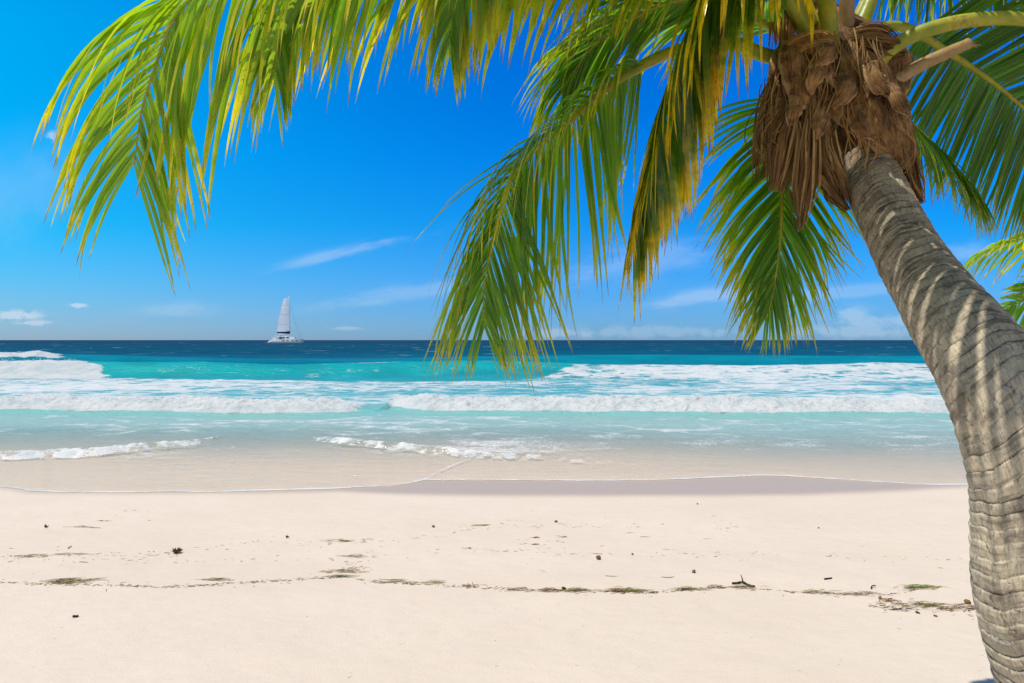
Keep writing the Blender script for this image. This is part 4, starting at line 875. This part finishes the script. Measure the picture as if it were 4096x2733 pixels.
for k_, a_ in enumerate([
    ('seaweed_clump', 285, 2326, .24, 42, .16, W_mix, 'green brown seaweed clump at the left end of the lowest tide line'),
    ('seaweed_clump', 240, 2332, .10, 18, .09, W_brown, 'brown knot of seaweed against the left side of a green clump'),
    ('seaweed_clump', 868, 2320, .12, 22, .10, W_mix, 'olive seaweed clump with a curled tail, left of the middle tuft'),
    ('seaweed_clump', 1378, 2289, .20, 40, .08, W_brown, 'dark brown seaweed heap lying just above the bright green tuft'),
    ('seagrass_tuft', 1368, 2309, .12, 22, .11, W_green, 'bright green seagrass tuft below the dark brown heap'),
    ('seaweed_clump', 1570, 2327, .16, 16, .14, W_mix, 'long thin green strands laid along the line right of the tuft'),
    ('seaweed_clump', 1645, 2336, .09, 16, .06, W_brown, 'small dark seaweed knot with a green strand on either side'),
    ('seaweed_clump', 1742, 2333, .12, 12, .12, W_green, 'green seagrass strands crossed loosely on the middle of the line'),
    ('seaweed_clump', 1888, 2346, .10, 16, .07, W_orange, 'orange brown seaweed sprig on the line left of the dark mats'),
    ('seaweed_clump', 2068, 2362, .11, 18, .08, W_brown, 'thin dark seaweed wisp just left of the long dark mat'),
    ('seaweed_clump', 2190, 2366, .14, 34, .08, W_brown, 'long dark seaweed mat with a black lump behind it'),
    ('seaweed_clump', 2312, 2365, .15, 40, .10, W_mix, 'reddish brown seaweed mat with a green blade sweeping right'),
    ('seaweed_clump', 2470, 2364, .16, 44, .08, W_brown, 'dense brown seaweed mat lying left of a green one'),
    ('seaweed_clump', 2530, 2366, .14, 36, .10, W_green, 'green seaweed mat at the right end of the dense brown mat'),
    ('seaweed_clump', 2600, 2372, .08, 14, .05, W_dark, 'blackish seaweed scraps trailing off the green mat'),
    ('seaweed_clump', 2750, 2360, .15, 30, .11, W_mix, 'dark green seaweed streak left of the forked twig'),
    ('seaweed_clump', 2860, 2352, .09, 24, .07, W_orange, 'yellow and brown seaweed patch just left of the forked twig'),
    ('seaweed_clump', 2975, 2352, .12, 22, .10, W_mix, 'thin green seaweed strands lying under the forked twig'),
    ('seaweed_clump', 3270, 2372, .15, 20, .10, W_mix, 'sparse green brown seaweed strands midway between twig and trunk'),
    ('seaweed_clump', 3440, 2380, .18, 20, .11, W_brown, 'thin dark line of seaweed left of the bright green clump'),
    ('seaweed_clump', 3680, 2353, .20, 46, .11, W_green, 'bright green seaweed clump lying left of the palm trunk'),
    ('seaweed_clump', 3555, 2405, .08, 26, .05, W_orange, 'orange brown crumpled seaweed lump below the green clump'),
    ('seaweed_clump', 3680, 2424, .22, 42, .10, W_mix, 'long straggling brown and green seaweed heap below the green clump'),
    ('seaweed_clump', 3855, 2434, .26, 46, .09, W_brown, 'brown stringy seaweed heap touching the palm trunk'),
    ('seaweed_clump', 3595, 2440, .13, 12, .08, W_dark, 'dark seaweed scraps at the left end of the straggling heap'),
    ('seaweed_clump', 345, 2110, .16, 12, .14, W_mix, 'green seaweed streak with a brown tip, high on the left sand'),
    ('seaweed_clump', 415, 2085, .09, 8, .08, W_brown, 'short dark streak above the green streak high on the left'),
    ('seaweed_clump', 140, 2226, .18, 22, .10, W_mix, 'yellow brown seaweed row near the left edge of the sand'),
    ('seaweed_clump', 280, 2218, .15, 12, .14, W_green, 'pale green seagrass fan left of the spiky brown weed'),
    ('seaweed_clump', 1355, 2166, .16, 22, .10, W_mix, 'green brown seaweed streak on the upper tide line'),
    ('seaweed_clump', 1430, 2228, .14, 16, .10, W_mix, 'brown and green seaweed scraps on the middle tide line'),
    ('seagrass_tuft', 1925, 2103, .11, 14, .10, W_green, 'bright green seagrass tuft high on the sand in the middle'),
    ('seaweed_clump', 2145, 2152, .035, 14, .05, W_orange, 'small golden seaweed sprig above a similar one'),
    ('seaweed_clump', 2142, 2179, .035, 14, .045, W_brown, 'small brown seaweed sprig under a golden one'),
    ('seagrass_tuft', 2252, 2150, .04, 6, .07, W_green, 'tiny green seagrass curl right of the golden sprig'),
    ('seaweed_clump', 1877, 2195, .03, 8, .045, W_green, 'tiny olive seaweed curl alone left of the middle sand'),
]):
    nm, px, py, sp, ct, bl_, mt, lb = a_
    blades(nm, px, py, sp, ct, bl_, mt, lb, 'seaweed' if 'clump' in nm else 'seagrass', G1, seed=k_, hgt=.02 if ct > 15 else .008, spr=.30 if sp > .1 else .9, curl=.8)
G2 = 'single blades of seagrass scattered on the sand'
for k_, (px, py, bl_, an, cu, mt, lb) in enumerate([
    (670, 2213, .13, .05, .2, W_green, 'straight pale blade pointing at the spiky brown weed'), (2520, 2132, .13, .1, 5.5, W_green, 'green blade bent in a hook high on the right of the middle sand'),
    (2672, 2310, .17, -.1, 5.0, W_green, 'green blade curled in a long hook, above the dense mats'), (2580, 2149, .11, -.12, .6, W_green, 'long straight olive blade right of the hooked one'),
    (2650, 2098, .07, -.5, .6, W_green, 'short olive blade slanting down at the upper right'), (2665, 2199, .12, -.2, .4, W_green, 'straight olive blade on the middle right of the sand'),
    (2830, 2156, .08, .0, 2.4, W_green, 'shallow curved pale blade on the right of the sand'), (1480, 2157, .10, .02, .5, W_green, 'flat green blade on the upper tide line'),
    (2445, 2306, .11, -.35, 2.0, W_green, 'green blade sagging above the dense brown mat'), (1325, 2237, .09, -.5, .3, W_mix, 'straight brown blade left of the middle scraps'),
    (335, 2250, .12, -.05, .8, W_green, 'wavy pale green blade lying below the seagrass fan'), (2390, 2216, .09, -.03, .4, W_mix, 'level brown blade on the middle tide line of the right half'), (3345, 2365, .09, -.1, .2, W_brown, 'straight brown blade right of the sparse strands')]):
    blades('seagrass_strand', px, py, .001, 1, bl_, mt, lb, 'seagrass', G2, seed=200+k_, hgt=.001, wid=.006, ang=an, spr=.02, curl=cu)

def sprig(px, py, r, n, mat, label, seed):
    """a spiky, branching piece of dry weed standing on the sand"""
    rg = np.random.default_rng(seed); x0, y0, z0 = gxy(px, py); mb = MB()
    for j in range(n):
        a = rg.uniform(0, 6.28); e = rg.uniform(.1, 1.3); l = r*rg.uniform(.6, 1.2); d = np.array([math.cos(a)*math.cos(e), math.sin(a)*math.cos(e), math.sin(e)]); s0 = np.array([rg.normal(0, r*.2), rg.normal(0, r*.15), r*.12])
        mb.tube([s0, s0+d*l*.5, s0+d*l], [r*.10, r*.13, r*.02], 5)
        if rg.random() < .6:
            d2 = nrm(d+rg.normal(0, .6, 3)); mb.tube([s0+d*l*.5, s0+d*l*.5+d2*l*.4], [r*.10, r*.02], 5)
    o = mb.build('dry_seaweed', mat, smooth=True); o.location = (x0, y0, z0+.004); return tag(o, label, 'seaweed')
sprig(708, 2214, .052, 26, W_orange, 'spiky golden brown dry seaweed standing alone on the left sand', 1)
sprig(184, 2112, .030, 12, W_orange, 'rusty brown scrap high on the far left of the sand', 2)
sprig(1147, 2153, .026, 9, W_orange, 'golden scrap standing left of the upper tide line streak', 3)
def pod(px, py, r, mat, label, seed, flat=.7):
    rg = np.random.default_rng(seed); x0, y0, z0 = gxy(px, py)
    th = np.linspace(0, 2*np.pi, 18, endpoint=False)[None]; ph = np.linspace(-1.4, 1.5, 11)[:, None]
    rr = .78*r*(1+.22*fbm(np.cos(th)*1.7+seed, np.sin(th)*1.7+ph, seed, 3))
    V = np.stack([rr*np.cos(ph)*np.cos(th)*1.15, rr*np.cos(ph)*np.sin(th)*.9, rr*np.sin(ph)*flat+r*flat*.85], -1)
    me = mesh_quads('seed_pod', V.reshape(-1, 3), grid_quads(11, 18, True)); add_attr(me, 'strand', np.full(11*18, .5))
    o = new_obj('seed_pod', me, mat); o.location = (x0, y0, z0); o.rotation_euler = (.2, .25, seed); return tag(o, label, 'seed pod')
pod(2391, 2238, .030, W_brown, 'rough brown pod lying by itself on the right of the middle sand', 1)
pod(1733, 2110, .020, W_brown, 'small dark brown pod left of the bright green upper tuft', 2); pod(2225, 2090, .020, W_orange, 'small tan pod highest on the sand right of centre', 3)
pod(2777, 2291, .020, W_brown, 'small brown pod above the dark green streak on the right', 4); pod(2530, 2220, .014, W_brown, 'tiny brown pod right of the rough one on the same line', 5)
pod(3868, 2415, .026, W_brown, 'brown pod lying above the heap beside the palm trunk', 6); pod(2253, 2358, .024, W_dark, 'black lump lying behind the long dark seaweed mat', 7, .5); pod(2790, 2018, .014, W_orange, 'tiny tan pod on the sand just below the wet strip', 8); pod(3275, 2114, .010, W_dark, 'tiny dark speck of a pod alone on the right sand', 9); pod(3522, 2396, .016, W_orange, 'small olive pod left of the orange brown lump', 10)
def twig(paths, radii, mat, name, label, cat):
    x0, y0, z0 = gxy(*paths[0][0]); mb = MB()
    for k, pth in enumerate(paths):
        P = []
        for p in pth:
            x, y, z = gxy(p[0], p[1]); h = p[2] if len(p) > 2 else .008
            P.append((x-x0, y-y0, z-z0+h))
        Pq, _ = spline(np.array(P), 14); r = np.linspace(radii[k][0], radii[k][1], 14)*(1+.15*np.sin(np.arange(14)*2.1)); mb.tube(Pq, r, 7)
    o = mb.build(name, mat, smooth=True); o.location = (x0, y0, z0); return tag(o, label, cat)
twig([[(2928, 2338), (2950, 2338, .012), (2972, 2336, .014), (2995, 2346, .010), (3020, 2350, .007)], [(2972, 2336, .014), (2969, 2328, .025), (2964, 2321, .04)]], [(.008, .0075), (.006, .003)], W_dark, 'forked_twig', 'dark forked twig with one prong in the air, on the tide line right of centre', 'twig')
twig([[(3298, 2320), (3312, 2318), (3327, 2316)]], [(.006, .005)], W_dark, 'stick', 'short dark stick lying alone right of the forked twig', 'twig')
twig([[(3485, 2358), (3488, 2351, .012), (3495, 2350, .014), (3502, 2348, .01)]], [(.005, .004)], W_dark, 'hooked_twig', 'small dark hooked twig left of the bright green clump', 'twig')
twig([[(3664, 2453), (3672, 2455), (3680, 2457)]], [(.006, .004)], W_dark, 'stick', 'tiny dark stick below the straggling seaweed heap', 'twig')
twig([[(272, 2197), (278, 2192), (286, 2188)]], [(.004, .003)], W_dark, 'stick', 'thin dark stick slanting above the pale green fan at the left', 'twig')
twig([[(292, 2470), (303, 2470), (314, 2468)]], [(.008, .006)], W_dark, 'stick', 'dark stick lying alone on the bare sand at lower left', 'twig')
twig([[(3735, 2466), (3742, 2468), (3750, 2470)]], [(.005, .004)], W_brown, 'stick', 'small brown stick below the heap beside the trunk', 'twig')

def crumbs():
    """the uncountable fine bits between the clumps"""
    rg = np.random.default_rng(77); Vs = []; Qs = []; St = []; nv = 0
    lines = [([(0, 2330), (130, 2335), (400, 2340), (650, 2350), (850, 2340), (1000, 2330), (1150, 2322), (1300, 2312), (1380, 2306)], 160, 2.2),
             ([(0, 2330), (130, 2335), (400, 2340), (650, 2350), (850, 2340), (1000, 2330), (1150, 2322), (1300, 2312), (1380, 2306), (1500, 2330), (1700, 2338), (1900, 2350), (2100, 2360), (2300, 2368), (2600, 2372), (2800, 2358), (2950, 2348), (3150, 2368), (3400, 2380), (3560, 2380), (3700, 2352)], 640, 2.6),
             ([(0, 2228), (150, 2226), (300, 2222), (600, 2218), (720, 2220)], 90, 6), ([(780, 2195), (960, 2175), (1200, 2172), (1400, 2166), (1600, 2155), (1760, 2140), (1880, 2112), (2000, 2104), (2300, 2100), (2600, 2112)], 150, 6),
             ([(0, 2258), (200, 2250), (500, 2246), (900, 2240), (1250, 2243), (1450, 2228), (1650, 2220), (1850, 2205), (2100, 2200), (2300, 2218), (2600, 2224), (3000, 2216), (3300, 2222), (3700, 2238), (3880, 2242)], 170, 5),
             ([(1370, 2262), (1440, 2270), (1490, 2280)], 50, 12), ([(2060, 2190), (2150, 2170), (2260, 2180)], 24, 14), ([(3480, 2425), (3700, 2432), (3900, 2440)], 120, 9), ([(2850, 2100), (2960, 2120)], 18, 14), ([(430, 2075), (600, 2040)], 12, 10)]
    def bit(px, py, sz):
        nonlocal nv
        x, y, z = gxy(px, py); a = rg.normal(0, .5); l = sz*rg.uniform(.4, 2.2); w_ = sz*rg.uniform(.18, .4); ca, sa = math.cos(a), math.sin(a); h = w_*rg.uniform(.3, .8)
        base = np.array([(-l, -w_*.5, 0), (l, -w_*.4, 0), (l*.8, w_*.5, 0), (-l*.9, w_*.5, 0), (-l*.5, 0, h), (l*.5, 0, h*.8)])
        V = np.stack([x+base[:, 0]*ca-base[:, 1]*sa, y+base[:, 0]*sa+base[:, 1]*ca, z+.001+base[:, 2]], 1)
        f = np.array([(0, 1, 5, 4), (2, 3, 4, 5), (1, 2, 5, 5), (3, 0, 4, 4)])
        Vs.append(V); Qs.extend(tuple(int(i)+nv for i in dict.fromkeys(q)) for q in f); St.append(np.full(6, rg.random())); nv += 6
    for pts, n, sg in lines:
        p = np.array(pts, float)
        for _ in range(n):
            x = rg.uniform(p[0, 0], p[-1, 0]); bit(x, np.interp(x, p[:, 0], p[:, 1])+rg.normal(0, sg)*(1 if rg.random() < .8 else 3), rg.uniform(.005, .016))
    for _ in range(150): bit(rg.uniform(-200, 4000), rg.uniform(2040, 2720), rg.uniform(.002, .007))
    me = bpy.data.meshes.new('seaweed_crumbs'); me.from_pydata(np.concatenate(Vs).tolist(), [], Qs); me.update(); add_attr(me, 'strand', np.concatenate(St))
    tag(new_obj('seaweed_crumbs', me, weed_mat('wrack_crumbs', (.11, .055, .02), (.38, .24, .09))), kind='stuff')
crumbs()
